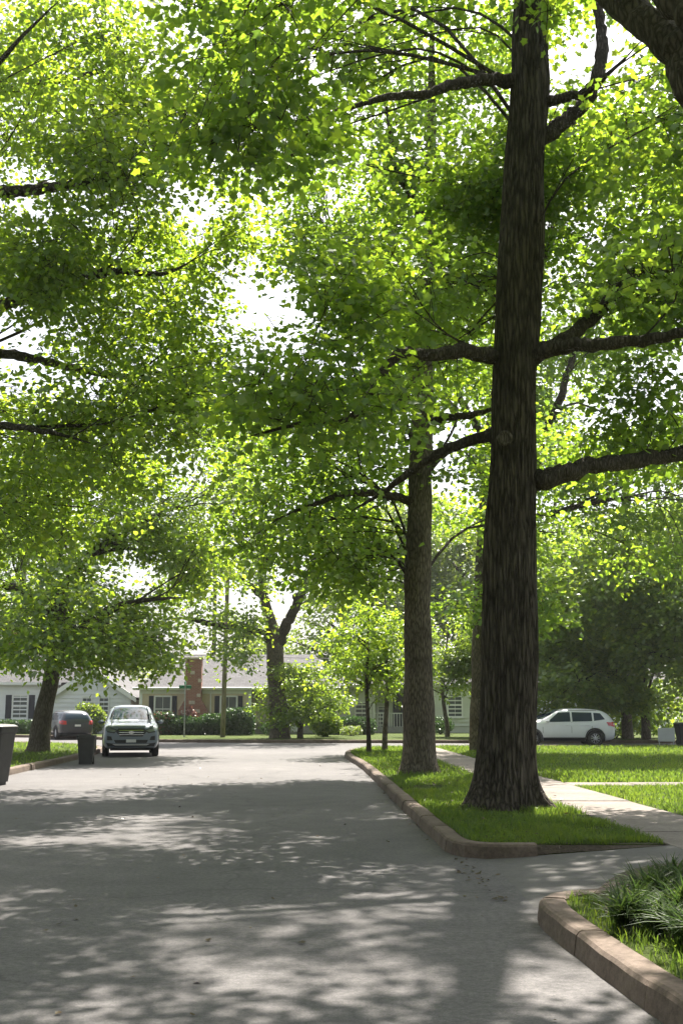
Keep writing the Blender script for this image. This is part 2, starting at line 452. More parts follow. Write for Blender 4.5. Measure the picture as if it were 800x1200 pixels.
kin = 0.20
near_in = offset_line(NEAR_LINE, kin); far_in = offset_line(FAR_LINE, kin)
left_in = offset_line(LEFT_LINE, -kin); house_in = offset_line(HOUSE_LINE, -kin)
WALK_L, WALK_R = 2.2, 3.42
def wl(d): return Lr(d) + WALK_L
def wr(d): return Lr(d) + WALK_R
# near verge (right of the near kerb up to the sidewalk)
near_poly = [p for p in near_in if p[0] < 3.25] + [(wl(9.15) - 0.02, 9.15), (wl(-12), -12)]
near_poly = [p for p in near_in if p[0] < wl(9) - 0.1] + [(wl(9.2), 9.15)] + [(wl(d), d) for d in (5, 0, -12)]
verge_near = slab('grass_verge', near_poly, M['turf'])
# far verge between far kerb and sidewalk, up to the corner
WALK_END = 45.05
fi = [p for p in far_in if p[0] < wl(12.3) - 0.05 and p[1] < 30] 
corner = [p for p in far_in if p[1] >= 30 and p[0] < wl(45) - 0.02]
verge_poly = [(wl(12.36), 12.36)] + fi + corner + [(wl(d), d) for d in (44.3, 38, 30, 24, 18, 14)]
verge_far = slab('grass_verge', verge_poly, M['turf'])
# sidewalk base + slabs
sw_poly = [(wl(d), d) for d in (-12, 0, 12, 24, 36, WALK_END)] + [(wr(d), d) for d in (WALK_END, 36, 24, 12, 0, -12)]
sidewalk = slab('sidewalk', sw_poly, M['soil'], -0.05, KZ - 0.045)
d = -9.0; k = 0
while d < 44.4:
    L = 1.5; d1 = min(d + L, WALK_END) - 0.018
    dz = rnd.uniform(-0.006, 0.006); tl = rnd.uniform(-0.004, 0.004)
    b = MB().prism([(wl(d) + 0.004, d), (wr(d) - 0.004, d), (wr(d1) - 0.004, d1), (wl(d1) + 0.004, d1)], KZ - 0.10, KZ - 0.008 + dz)
    b.v = [(x, y, z + (tl if z > 0.1 and x > (wl(d) + wr(d)) / 2 else 0)) for x, y, z in b.v]
    b.bevel(0.008, 1).build('slab', M['walk'], sidewalk)
    d += L
# front lawn right of the sidewalk, split by the front walk
FW0, FW1 = 21.6, 22.55
right_in_far = [p for p in far_in if p[0] > wr(45) + 0.05]
lawn_a = slab('front_lawn', [(wr(12.6), 12.6)] + [(40, 12.6), (40, FW0), (wr(FW0), FW0)], M['turf'])
lawn_b = slab('front_lawn', [(wr(FW1), FW1), (60, FW1), (60, 46.0)] + [p for p in reversed(right_in_far) if p[0] < 59.9] + [(wr(44.9), 44.9)], M['turf'])
lawn_c = slab('front_lawn', [(wr(-12), -12), (40, -12), (40, 9.1), (wr(9.1), 9.1)], M['turf'])
fwk = slab('front_walk', [(wr(FW0) + 0.0, FW0 + 0.01), (40, FW0 + 0.01), (40, FW1 - 0.01), (wr(FW1), FW1 - 0.01)], M['soil'], -0.05, KZ - 0.05)
x = wr(FW1) + 0.03
while x < 30:
    dz = rnd.uniform(-0.004, 0.006)
    MB().box(x, x + 1.18, FW0 + 0.03, FW1 - 0.03, KZ - 0.1, KZ - 0.012 + dz).bevel(0.01, 1).build('slab', M['walk'], fwk); x += 1.2
# driveway apron: rises from the gutter to the sidewalk, then on to the house side
ap = MB()
NU = 14
rows = []
for i in range(NU + 1):
    u = i / NU
    x0 = 1.28 + u * (wl(10.8) - 0.02 - 1.28)
    lo = 9.3 + 0.0 * u; hi = 12.2
    if u < 0.12: lo, hi = 8.95 + u * 2.9, 12.55 - u * 2.9
    z = -0.012 + (KZ - 0.002) * (u ** 1.1)
    rows.append([(x0 - (0.02 if j in (0, 4) else 0), lo + (hi - lo) * j / 4, z) for j in range(5)])
vsA = [p for r in rows for p in r]; fsA = [(i * 5 + j, (i + 1) * 5 + j, (i + 1) * 5 + j + 1, i * 5 + j + 1) for i in range(NU) for j in range(4)]
ap.add(vsA, fsA)
apron = ap.build('driveway', M['drive']); tag(apron, kind='structure')
drv = slab('driveway', [(wr(9.1) + 0.01, 9.12), (40, 9.12), (40, 12.58), (wr(12.6) + 0.01, 12.58)], M['drive'], -0.05, KZ - 0.006)

def soil_edge(x0, x1, yv, sgn):
    m = MB(); n = 18
    for i in range(n + 1):
        x_ = x0 + (x1 - x0) * i / n; u = (x_ - 1.28) / (wl(10.8) - 1.3); za = 0.006 + (KZ - .02) * max(0, min(1, u)) ** 1.3
        j = rnd.uniform(-.03, .04)
        m.v += [(x_, yv - sgn * .05, KZ - .016), (x_, yv + sgn * (.03 + j * .4), KZ - .03), (x_, yv + sgn * (.14 + j), za + .004)]
    for i in range(n):
        a = i * 3; m.f += [(a, a + 3, a + 4, a + 1), (a + 1, a + 4, a + 5, a + 2)]
    tag(m.build('soil_edge', M['soil'], smooth=True), kind='structure')
soil_edge(1.72, wl(12.3), 12.36, -1)
soil_edge(2.05, wl(9.2), 9.16, 1)
# left lawn and far (house) lawn
lp = [p for p in left_in] + [(-140, -12)]
lawn_left = slab('corner_lawn', lp, M['turf'])
lawn_house = slab('house_lawn', [p for p in house_in] + [(140, 300), (-140, 300)], M['turf'])

def kerb(name, line, off, label_mat, seg_len=1.55, ymax=75, ymin=2.0, xmax=40, xmin=-45, ret=None):
    """a line of kerb stones; each stone follows the line and has a rounded top"""
    root = empty(name, (line[0][0], line[0][1], 0)); tag(root, kind='structure')
    # resample by arc length
    pts = [Vector((p[0], p[1])) for p in line]
    cum = [0]
    for a, b in zip(pts, pts[1:]): cum.append(cum[-1] + (b - a).length)
    def at(s):
        for i in range(len(cum) - 1):
            if s <= cum[i + 1] or i == len(cum) - 2:
                t = (s - cum[i]) / max(1e-6, cum[i + 1] - cum[i]); p = pts[i].lerp(pts[i + 1], t)
                tt = (pts[min(i + 2, len(pts) - 1)] - pts[max(i - 1, 0)]).normalized(); return p, tt
    s = 0.0; sg = 1 if off > 0 else -1
    while s < cum[-1] - 0.3:
        e = min(s + seg_len, cum[-1])
        mid, _ = at((s + e) / 2)
        if ymin < mid.y < ymax and xmin < mid.x < xmax and not (ret and mid.x > ret[0] and ret[1] < mid.y < ret[2]):
            m = MB(); n = 5; ring = []
            dz = rnd.uniform(-0.006, 0.006); dl = rnd.uniform(-0.006, 0.006)
            prof = [(-0.012, -0.05), (0.0, 0.05), (0.012, KZ - 0.03), (0.03, KZ - 0.008), (0.055, KZ), (kin - 0.02, KZ), (kin - 0.002, KZ - 0.01), (kin, -0.05)]
            for i in range(n + 1):
                ss = s + 0.006 + (e - s - 0.012) * i / n
                p, t = at(ss); nx, ny = t.y * sg, -t.x * sg
                wob = 0.007 * math.sin(ss * 2.3) + 0.003 * math.sin(ss * 9.1 + 1)
                for o_, z in prof:
                    oo = o_ + (dl + wob if o_ < 0.1 else 0)
                    m.v.append((p.x + nx * oo, p.y + ny * oo, z + (dz + wob * 0.5 if z > 0 else 0)))
            K = len(prof)
            for i in range(n):
                for j in range(K - 1):
                    a = i * K + j
                    m.f.append((a, a + 1, a + K + 1, a + K) if sg < 0 else (a, a + K, a + K + 1, a + 1))
            m.f.append(tuple(range(K))); m.f.append(tuple(n * K + j for j in range(K - 1, -1, -1)))
            o = m.build('kerb_stone', label_mat)
            o.parent = root; o.matrix_parent_inverse = Matrix.Translation((-line[0][0], -line[0][1], 0))
        s = e
    return root
kerb('kerb', NEAR_LINE, 1, M['kerb'], ret=(2.1, 9, 10), seg_len=1.3)
kerb('kerb', FAR_LINE, 1, M['kerb'], ret=(1.75, 12, 12.6), seg_len=1.3)
kerb('kerb', LEFT_LINE, -1, M['kerb'])
kerb('kerb', HOUSE_LINE, -1, M['kerb'], seg_len=2.4)

# ------------------------------------------------------------------ foliage machinery
LOBED_V = np.array([(0, 0, 0), (0.02, .40, .05), (.27, .30, .04), (.56, .50, .07), (.66, .26, .03), (1, 0, -.05),
                    (0.02, -.40, .05), (.27, -.30, .04), (.56, -.50, .07), (.66, -.26, .03)], dtype=np.float64)
LOBED_F = np.array([(0, 2, 1), (0, 5, 2), (2, 4, 3), (2, 5, 4), (0, 6, 7), (0, 7, 5), (7, 8, 9), (7, 9, 5)])
SIMPLE_V = np.array([(0, 0, 0), (.45, .36, .07), (1, 0, -.05), (.45, -.36, .07)], dtype=np.float64)
SIMPLE_F = np.array([(0, 2, 1), (0, 3, 2)])
MID_V = np.array([(0, 0, 0), (.10, .36, .05), (.56, .46, .08), (1, 0, -.06), (.56, -.46, .08), (.10, -.36, .05)], dtype=np.float64)
MID_F = np.array([(0, 3, 2), (0, 2, 1), (0, 4, 3), (0, 5, 4)])

def leaf_mesh(name, pos, direction, normal, size, lobed, mat, rvals=None):
    """one mesh of many leaf faces"""
    n = len(pos)
    d = direction / np.maximum(1e-9, np.linalg.norm(direction, axis=1))[:, None]
    nn = normal - d * np.sum(normal * d, axis=1)[:, None]
    nn /= np.maximum(1e-9, np.linalg.norm(nn, axis=1))[:, None]
    s = np.cross(nn, d)
    bv, bf = (MID_V, MID_F) if lobed == 'mid' else (LOBED_V, LOBED_F) if lobed else (SIMPLE_V, SIMPLE_F)
    V = pos[:, None, :] + size[:, None, None] * (bv[None, :, 0:1] * d[:, None, :] + bv[None, :, 1:2] * s[:, None, :] + bv[None, :, 2:3] * nn[:, None, :])
    nv = len(bv); V = V.reshape(-1, 3)
    Fc = (bf[None, :, :] + (np.arange(n) * nv)[:, None, None]).reshape(-1, 3)
    me = bpy.data.meshes.new(name)
    me.vertices.add(len(V)); me.vertices.foreach_set('co', V.astype(np.float32).ravel())
    me.loops.add(len(Fc) * 3); me.loops.foreach_set('vertex_index', Fc.astype(np.int32).ravel())
    me.polygons.add(len(Fc)); me.polygons.foreach_set('loop_start', np.arange(0, len(Fc) * 3, 3, dtype=np.int32))
    me.update(calc_edges=True)
    if rvals is None: rvals = nrg.random(n)
    at = me.attributes.new('rnd', 'FLOAT', 'FACE')
    at.data.foreach_set('value', np.repeat(rvals, len(bf)).astype(np.float32))
    me.materials.append(mat)
    return me

def sprays_to_leaves(cent, outd, per, size, spread, droop=0.35, flat=0.55, rg=nrg):
    """spray centres -> leaf positions, directions, normals, sizes"""
    n = len(cent); N = n * per
    t = outd + rg.normal(0, 0.45, (n, 3)); t[:, 2] *= 0.6; t[:, 2] -= droop * 0.4
    t /= np.linalg.norm(t, axis=1)[:, None]
    up = np.tile(np.array([0, 0, 1.0]), (n, 1)) + rg.normal(0, 0.35, (n, 3))
    side = np.cross(t, up); side /= np.maximum(1e-6, np.linalg.norm(side, axis=1))[:, None]
    T = np.repeat(t, per, 0); S = np.repeat(side, per, 0); Cn = np.repeat(cent, per, 0)
    a = rg.uniform(-0.6, 1.0, N); b = rg.normal(0, 0.42, N)
    P = Cn + spread * (T * a[:, None] + S * b[:, None]) + rg.normal(0, spread * 0.22, (N, 3))
    P[:, 2] -= spread * droop * np.maximum(0, a) ** 2
    D = T * 0.6 + S * (np.sign(b) * rg.uniform(0.3, 1.1, N))[:, None] + rg.normal(0, 0.35, (N, 3)); D[:, 2] -= droop * rg.uniform(0.2, 1.2, N)
    Nn = np.tile(np.array([0, 0, 1.0]), (N, 1)) + rg.normal(0, flat, (N, 3))
    sz = size * rg.uniform(0.65, 1.25, N)
    return P, D, Nn, sz

def make_tree(name, label, cat, base, trunk, limbs=(), clumps=(), leaf='leaf_maple', lobed=True, size=0.13, per=11, spread=0.34,
              bark='bark', group=None, seed=1, flare=0.0, segs=16, hole=0.36, hscale=0.8, detail=False, twig=0.55, dead_clear=None, roots=None, bscale=1.0, hang=1.2):
    rg = np.random.default_rng(seed); pr = random.Random(seed)
    root = empty(name, base); inv = Matrix.Translation(-Vector(base))
    tag(root, label, cat, group)
    def put(o): o.parent = root; o.matrix_parent_inverse = inv; return o
    # trunk ------------------------------------------------
    path = catmull(trunk, 34 if detail else 6)
    m = MB(); n = len(path); S = 180 if detail else segs
    z0 = trunk[0][0].z
    vlist = []; ctr = np.array([tuple(p) for p, r in path]); rad = np.array([r for p, r in path])
    ang = np.linspace(0, 2 * math.pi, S, endpoint=False)
    fl = np.zeros((n, S))
    for i in range(n):
        h = ctr[i, 2] - z0
        if flare > 0:
            lob = 0.0
            if roots:
                for (ra, amp, wdt) in roots:
                    da = (ang - ra + math.pi) % (2 * math.pi) - math.pi
                    lob = lob + amp * np.exp(-(da / wdt) ** 2)
            fl[i] = flare * np.exp(-max(0, h) / 0.26) * (0.12 + 1.25 * lob) + 0.06 * np.exp(-max(0, h) / 1.3)
    RR = rad[:, None] * (1 + fl)
    X = ctr[:, 0][:, None] + RR * np.cos(ang)[None]; Yv = ctr[:, 1][:, None] + RR * np.sin(ang)[None]; Z = np.repeat(ctr[:, 2][:, None], S, 1)
    if detail:
        pts = np.stack([np.cos(ang)[None].repeat(n, 0) * 13, np.sin(ang)[None].repeat(n, 0) * 13, Z * 1.9], -1).reshape(-1, 3)
        w1 = vnoise(pts * 0.6 + 11) * 2.2
        rid = np.abs(vnoise(pts * np.array([1.25, 1.25, 0.8]) + w1[:, None]) - 0.5) * 2
        fine = vnoise(pts * np.array([4, 4, 3.0]) + 31)
        disp = (0.026 * np.minimum(1, rid * 2.6) + 0.008 * fine - 0.02).reshape(n, S)
        lump = (vnoise(np.stack([np.cos(ang)[None].repeat(n, 0) * 1.3, np.sin(ang)[None].repeat(n, 0) * 1.3, Z * 0.8], -1).reshape(-1, 3) + 5) - 0.5).reshape(n, S) * 0.10
        dr = (disp + lump) * (rad[:, None] / rad.max()) ** 0.5
        X = X + dr * np.cos(ang); Yv = Yv + dr * np.sin(ang)
    else:
        dr = (vnoise(np.stack([np.cos(ang)[None].repeat(n, 0) * 2, np.sin(ang)[None].repeat(n, 0) * 2, Z * 1.3], -1).reshape(-1, 3) + seed) - 0.5).reshape(n, S) * 0.22 * rad[:, None]
        X = X + dr * np.cos(ang); Yv = Yv + dr * np.sin(ang)
    m.v = [tuple(q) for q in np.stack([X, Yv, Z], -1).reshape(-1, 3)]
    for i in range(n - 1):
        for k2 in range(S):
            a = i * S + k2; b = i * S + (k2 + 1) % S; m.f.append((a, b, b + S, a + S))
    m.f.append(tuple((n - 1) * S + k2 for k2 in range(S)))
    put(m.build('trunk', M[bark], smooth=not detail))
    samples = [(p, r) for p, r in path[len(path) // 3:]]
    tang = [Vector((0, 0, 1))] * len(samples)
    # limbs ------------------------------------------------
    for lb in limbs:
        lb = list(lb); lb[-1] = (lb[-1][0], lb[-1][1] * .2)
        lp_ = catmull(lb, 8)
        lp2 = []
        for i, (p, r) in enumerate(lp_):
            j = 0.25 * r if 0 < i < len(lp_) - 1 else 0
            lp2.append((p + Vector((pr.uniform(-j, j), pr.uniform(-j, j), pr.uniform(-j, j))), r * pr.uniform(0.93, 1.08)))
        mb = MB().tube(lp2, 10 if r > 0.02 else 7, True, 0.05, pr)
        put(mb.build('limb', M['limb'], smooth=True))
        samples += lp_[2:]
        tang += [(lp_[min(i_ + 1, len(lp_) - 1)][0] - lp_[i_ - 1][0]).normalized() for i_ in range(2, len(lp_))]
    sp = np.array([tuple(p) for p, r in samples]); sr = np.array([r for p, r in samples]); st_ = np.array([tuple(t_) for t_ in tang])
    # clumps -----------------------------------------------
    tw = MB(); PS, DS, NS, SS = [], [], [], []
    for ci, (c, rr, ns) in enumerate(clumps):
        c = np.array(tuple(c)); rr = np.array(rr if hasattr(rr, '__len__') else (rr, rr, rr * 0.7), dtype=float)
        # a branch from the nearest limb point that lies lower or level
        dv = c - sp; dl_ = np.linalg.norm(dv, axis=1); cosang = np.sum(dv * st_, axis=1) / np.maximum(dl_, .05)
        dist = dl_ * rg.uniform(.88, 1.18, len(sp)) * (1.5 - 0.6 * np.clip(cosang, -.3, 1)) + np.maximum(0, sp[:, 2] - c[2] + 0.3) * hang
        bi = int(np.argmin(dist)); a = Vector(sp[bi]); cv = Vector(c)
        L = (cv - a).length; r0 = min(sr[bi] * 0.7, bscale * (0.008 + 0.008 * L)); subs = []
        midp = a.lerp(cv, 0.5).lerp(a + Vector(st_[bi]) * L * .5, 0.45) + Vector((pr.uniform(-.1, .1), pr.uniform(-.1, .1), pr.uniform(-0.05, 0.12))) * L
        br = catmull([(a, r0), (midp, r0 * 0.75), (cv, r0 * 0.5)], 4)
        tw.tube(br, 5, False); subs += [p for p, r in br[3:]]
        for k2 in range(5):
            v = Vector(rg.normal(0, 1, 3)); v.normalize(); e = cv + Vector((v.x * rr[0], v.y * rr[1], v.z * rr[2])) * 0.8
            st = br[pr.randrange(3, len(br))][0]
            mm_ = st.lerp(e, 0.5) + Vector((0, 0, 0.08 * (e - st).length))
            sb = catmull([(st, r0 * 0.42), (mm_, r0 * 0.3), (e, 0.006)], 3)
            tw.tube(sb, 4, False); subs += [p for p, r in sb[1:]]
        # sprays
        v = rg.normal(0, 1, (ns, 3)); v /= np.linalg.norm(v, axis=1)[:, None]
        q = v * (rg.random(ns) ** (1 / 2.4))[:, None] * rr
        cent = c + q
        keep = vnoise(cent * hscale / 0.8 * np.array([1.0, 1.0, 1.25]) + seed * 7.7) > hole
        if dead_clear is not None: keep &= ~dead_clear(cent)
        cent = cent[keep]; ns2 = len(cent)
        if ns2 == 0: continue
        outd = q[keep] / rr; outd[:, 2] *= 0.5; outd += (c - np.array(base))[None] * np.array([0.06, 0.06, 0.0])
        P, D, Nn, sz = sprays_to_leaves(cent, outd, per, size, spread, rg=rg)
        PS.append(P); DS.append(D); NS.append(Nn); SS.append(sz)
        sa = np.array([tuple(p) for p in subs])
        for k2 in range(ns2):
            if pr.random() < twig:
                j = int(np.argmin(np.sum((sa - cent[k2]) ** 2, axis=1)))
                e = Vector(cent[k2]); st = Vector(sa[j])
                if 0.1 < (e - st).length < 1.6:
                    tw.tube([(st, 0.008), (st.lerp(e, 0.55) + Vector((0, 0, 0.04)), 0.006), (e, 0.003)], 3, False)
    put(tag(tw.build('twigs', M['limb']), kind='stuff'))
    if PS:
        P = np.concatenate(PS); me = leaf_mesh('crown', P, np.concatenate(DS), np.concatenate(NS), np.concatenate(SS), lobed, M[leaf], np.clip(rg.normal(0.5, 0.22, len(P)), 0, 1))
        put(tag(link('crown', me), kind='stuff'))
    return root

def lim(pts):
    """[(px, py, Y, radius px)] -> [(Vector, r)]"""
    out = []
    for x, y, Y, r in pts:
        p = W(x, y, Y); out.append((p, PX(p, r)))
    return out
def boxclumps(n, x0, x1, y0, y1, Y0, Y1, r, ns, rg):
    """clumps spread through a block of space given by photo directions and depths"""
    out = []
    for i in range(n):
        p = W(rg.uniform(x0, x1), rg.uniform(y0, y1), rg.uniform(Y0, Y1)); k = rg.uniform(0.8, 1.25)
        out.append((p, (r * k * rg.uniform(0.9, 1.2), r * k * rg.uniform(0.9, 1.2), r * k * rg.uniform(0.55, 0.8)), int(ns * k * k)))
    return out
def ellclumps(n, c, rad, r, ns, rg, shell=0.45):
    out = []
    for i in range(n):
        v = Vector((rg.gauss(0, 1), rg.gauss(0, 1), rg.gauss(0, 1))).normalized() * (shell + (1 - shell) * rg.random())
        k = rg.uniform(0.8, 1.25)
        out.append((Vector(c) + Vector((v.x * rad[0], v.y * rad[1], v.z * rad[2])), (r * k, r * k, r * k * 0.65), int(ns * k * k)))
    return out

LZ = KZ - 0.02                                             # lawn level
R1 = random.Random(21)

# --- the big furrowed tree on the verge
T1 = G(592, 946, LZ); y1 = T1.y
tr = [(589, 950, 37), (590, 925, 35.5), (592, 900, 33.5), (596, 800, 31.5), (597, 700, 29.5), (598, 600, 28.5), (602, 500, 26), (605, 400, 25), (609, 300, 25), (614, 200, 23), (620, 100, 22), (621, 50, 20), (628, -100, 16), (636, -300, 9), (640, -420, 3)]
trunk1 = lim([(x, y, y1, r) for x, y, r in tr]); trunk1[0] = (Vector((trunk1[0][0].x, y1, LZ - 0.1)), trunk1[0][1])
limbs1 = [lim([(612, 566, y1, 15), (650, 558, y1, 12), (700, 545, y1 + .4, 10), (800, 530, y1 + 1.0, 9), (900, 500, y1 + 1.8, 6), (980, 450, y1 + 2.4, 3)]),
          lim([(610, 424, y1, 10), (650, 408, y1 - .3, 9), (700, 403, y1 - .8, 8), (770, 396, y1 - 1.4, 7), (860, 372, y1 - 2, 5), (930, 340, y1 - 2.4, 2)]),
          lim([(612, 420, y1, 11), (655, 402, y1 + .2, 9), (690, 375, y1 + .6, 8), (740, 325, y1 + 1, 7), (795, 280, y1 + 1.4, 6), (850, 210, y1 + 1.8, 4), (880, 120, y1 + 2, 2)]),
          lim([(596, 424, y1, 11), (550, 412, y1 - .3, 9), (505, 415, y1 - .7, 7.5), (466, 416, y1 - 1.1, 6.5), (440, 452, y1 - 1.4, 5.5), (410, 490, y1 - 1.7, 4.5), (350, 497, y1 - 2.1, 3), (290, 512, y1 - 2.4, 1.5)]),
          lim([(592, 510, y1, 8), (545, 518, y1 + .4, 6.5), (500, 540, y1 + .9, 5), (455, 572, y1 + 1.3, 3.5), (410, 600, y1 + 1.6, 1.5)]),
          lim([(612, 98, y1, 9), (570, 93, y1 - .3, 7.5), (535, 98, y1 - .7, 6.5), (500, 110, y1 - 1.1, 5.5), (455, 114, y1 - 1.5, 4.5), (395, 131, y1 - 2, 2.5), (340, 150, y1 - 2.4, 1.2)]),
          lim([(630, 165, y1, 11), (665, 140, y1 + .2, 9), (690, 112, y1 + .3, 8.5), (704, 70, y1 + .4, 8), (702, 20, y1 + .5, 6), (680, -60, y1 + .5, 4), (690, -160, y1 + .6, 2)]),
          lim([(630, 122, y1, 7), (662, 114, y1 - .2, 6), (692, 104, y1 - .3, 4.5), (740, 60, y1 - .8, 3)]),
          lim([(606, 380, y1, 8), (620, 340, y1 + 1.8, 6), (640, 290, y1 + 3.4, 4), (655, 230, y1 + 4.6, 2)])]
cl1 = []
cl1 += boxclumps(8, 335, 430, 330, 500, y1 - 3.0, y1 - 1.0, 0.9, 44, R1)          # over the road, left of the trunk
cl1 += boxclumps(6, 400, 500, 250, 400, y1 - 1.0, y1 + 3.0, 1.0, 46, R1)
cl1 += boxclumps(5, 500, 620, 230, 460, y1 + 2.4, y1 + 4.5, 1.1, 50, R1)
cl1 += boxclumps(7, 360, 520, 20, 200, y1 + 0.8, y1 + 3.6, 0.95, 44, R1)
cl1 += boxclumps(13, 720, 860, 120, 470, y1 + 0.3, y1 + 4.0, 1.1, 56, R1)
cl1 += boxclumps(7, 765, 880, 60, 320, y1 - 3.5, y1 - 1.0, .85, 42, R1)
cl1 += boxclumps(6, 700, 900, 450, 540, y1 + 1.0, y1 + 3.0, 0.9, 40, R1)
cl1 += boxclumps(7, 540, 780, -60, 20, y1 + 0.8, y1 + 3.0, 1.0, 36, R1)
cl1 += ellclumps(6, W(680, -170, y1 + 2.5), (3.0, 2.0, 1.6), 1.1, 16, R1)             # the top of the crown, above the picture
cl1 += ellclumps(16, (T1.x + 1.6, y1 + 3.6, 11.5), (2.4, 1.8, 1.8), 1.1, 84, R1)
cl1 += ellclumps(10, (T1.x + 4.6, y1 + 1.0, 9.8), (2.2, 3.6, 3.2), 1.2, 70, R1)    # over the front lawn
cl1 += ellclumps(4, (T1.x - 3.6, y1 + 2.6, 14.0), (2.2, 2.0, 1.2), 1.1, 80, R1)
cl1 += boxclumps(3, 585, 660, -40, 5, y1 - 1.6, y1 - 0.9, .55, 26, random.Random(422))
make_tree('street_tree', 'large dark furrowed trunk with knot and wide root flare on the grass verge', 'tree', (T1.x, T1.y, LZ), trunk1, limbs1, cl1,
          'leaf_maple', True, 0.122, 11, 0.37, 'bark', 'street trees', 11, 0.5, detail=True, roots=[(-0.5, 1.9, 0.24), (-2.55, 1.5, 0.34), (2.2, 1.0, 0.4), (0.9, 0.9, 0.35), (-1.7, 0.6, 0.28)], bscale=0.65)

kp = W(592, 513, y1 - PX(W(600, 513, y1), 26)); big = bpy.data.objects['street_tree']
kn = MB().lathe([(.115, -.05), (.12, .0), (.105, .025), (.08, .03), (.06, .008), (.03, .012), (.004, .016)], 20)
kn.v = [(x, -z, y) for x, y, z in kn.v]
ko = kn.build('knot', M['bark2'], big, True); ko.location = kp - big.location + Vector((0, .02, 0))
# --- second street tree, farther down the same verge
T2 = G(490, 906, LZ); y2 = T2.y
tr = [(490, 909, 22), (490, 895, 19), (490, 870, 17.5), (490, 800, 17), (489, 700, 15.5), (491, 600, 14), (494, 500, 13), (497, 400, 11), (502, 300, 9.5), (503, 260, 8.5), (505, 150, 5.5), (506, 40, 3), (506, -40, 1)]
trunk2 = lim([(x, y, y2, r) for x, y, r in tr]); trunk2[0] = (Vector((trunk2[0][0].x, y2, LZ - 0.1)), trunk2[0][1])
limbs2 = [lim([(502, 272, y2, 6.5), (486, 238, y2 - .3, 5.5), (470, 205, y2 - .6, 5), (459, 165, y2 - .8, 4), (450, 110, y2 - 1, 2)]),
          lim([(503, 265, y2, 6), (525, 228, y2 + .3, 5), (548, 190, y2 + .6, 4.2), (575, 140, y2 + 1, 2.5)]),
          lim([(494, 500, y2, 6), (520, 490, y2 - .4, 5), (555, 486, y2 - .8, 4), (600, 470, y2 - 1.2, 2)]),
          lim([(493, 560, y2, 6), (520, 530, y2 + .4, 5), (560, 512, y2 + .9, 4), (610, 480, y2 + 1.4, 2)]),
          lim([(491, 590, y2, 6), (450, 580, y2 - .5, 5), (410, 578, y2 - 1.1, 4), (370, 590, y2 - 1.7, 3), (320, 610, y2 - 2.3, 1.5)]),
          lim([(494, 480, y2, 6), (455, 455, y2 - .2, 5), (415, 450, y2 - .5, 4), (350, 462, y2 - 1, 2.5), (300, 470, y2 - 1.3, 1)]),
          lim([(497, 400, y2, 6), (470, 370, y2 + 1, 5), (430, 340, y2 + 2, 3), (390, 330, y2 + 3, 1.5)])]
cl2 = []
cl2 += boxclumps(17, 275, 420, 440, 660, y2 - 3.0, y2 + 1.5, 1.25, 36, R1)
cl2 += boxclumps(7, 420, 480, 440, 640, y2 + 1.2, y2 + 3.5, 1.0, 44, R1)
cl2 += boxclumps(7, 375, 440, 620, 710, y2 - 1.5, y2 + 2.5, 0.9, 28, R1)
cl2 += boxclumps(18, 370, 590, 180, 430, y2 - 0.5, y2 + 3.5, 1.3, 56, R1)
cl2 += boxclumps(9, 525, 640, 430, 640, y2 - 1.0, y2 + 3, 1.1, 48, R1)
cl2 += boxclumps(10, 400, 590, 40, 200, y2 - 2, y2 + 2, 1.3, 56, R1)
cl2 += ellclumps(7, W(480, -90, y2) + Vector((-.6, 0, 1.0)), (4.6, 4.0, 2.0), 1.5, 84, R1)  # crown top above the view, extended to shade the road
cl2 += boxclumps(7, 340, 400, 190, 340, y2 - 0.5, y2 + 3.5, 1.0, 32, random.Random(412))
make_tree('street_tree', 'straight greyish trunk farther down the verge, beyond the large furrowed tree', 'tree', (T2.x, T2.y, LZ), trunk2, limbs2, cl2,
          'leaf_maple', 'mid', 0.125, 14, 0.42, 'bark2', 'street trees', 12, 0.5, segs=40, roots=[(-0.4, 0.8, 0.4), (-2.6, 0.8, 0.4), (1.5, .8, .5)])

# --- near right tree, only its limbs and leaves reach into the picture
T0 = Vector((3.1, 5.4, LZ)); 
trunk0 = [(Vector((3.1, 5.4, LZ - .1)), .42), (Vector((3.1, 5.45, 1.2)), .34), (Vector((3.15, 5.6, 3.2)), .31), (Vector((3.2, 5.9, 5.0)), .28), (Vector((3.2, 6.2, 8.0)), .2), (Vector((3.1, 6.4, 12)), .1), (Vector((3.1, 6.4, 14)), .03)]
limbs0 = [[(Vector((3.2, 5.9, 4.7)), .17)] + lim([(830, 112, 7.6, 24), (800, 62, 8.0, 22), (750, 18, 8.5, 19), (690, -25, 9.2, 15), (600, -90, 10.5, 10), (480, -110, 12, 6), (380, -70, 13.2, 4), (310, -10, 14, 2)]),
          [(Vector((3.2, 5.95, 5.2)), .12)] + lim([(850, 40, 7.2, 17), (790, 5, 7.6, 15), (740, -40, 8.2, 12), (640, -160, 9, 8), (560, -260, 10, 4)]),
          [(Vector((3.2, 6.2, 7.6)), .13), (Vector((2.2, 8.0, 9.6)), .10), (Vector((0.6, 10.2, 11.4)), .07), (Vector((-1.4, 12, 12.6)), .04), (Vector((-3.0, 13, 13.0)), .015)],
          [(Vector((3.2, 6.0, 6)), .12), (Vector((2.2, 5.2, 7.5)), .09), (Vector((0.2, 4.8, 8.6)), .06), (Vector((-1.8, 4.5, 9.2)), .02)],
          [(Vector((3.2, 6.0, 6)), .12), (Vector((4.2, 8.2, 7.0)), .09), (Vector((4.6, 10.5, 7.7)), .05), (Vector((4.8, 12.5, 8.0)), .02)]]
cl0 = []
cl0 += boxclumps(11, 175, 420, -70, 90, 12.0, 15.0, 0.75, 25, R1)
cl0 += boxclumps(8, 215, 410, 80, 195, 12.5, 15.0, 0.6, 17, R1)
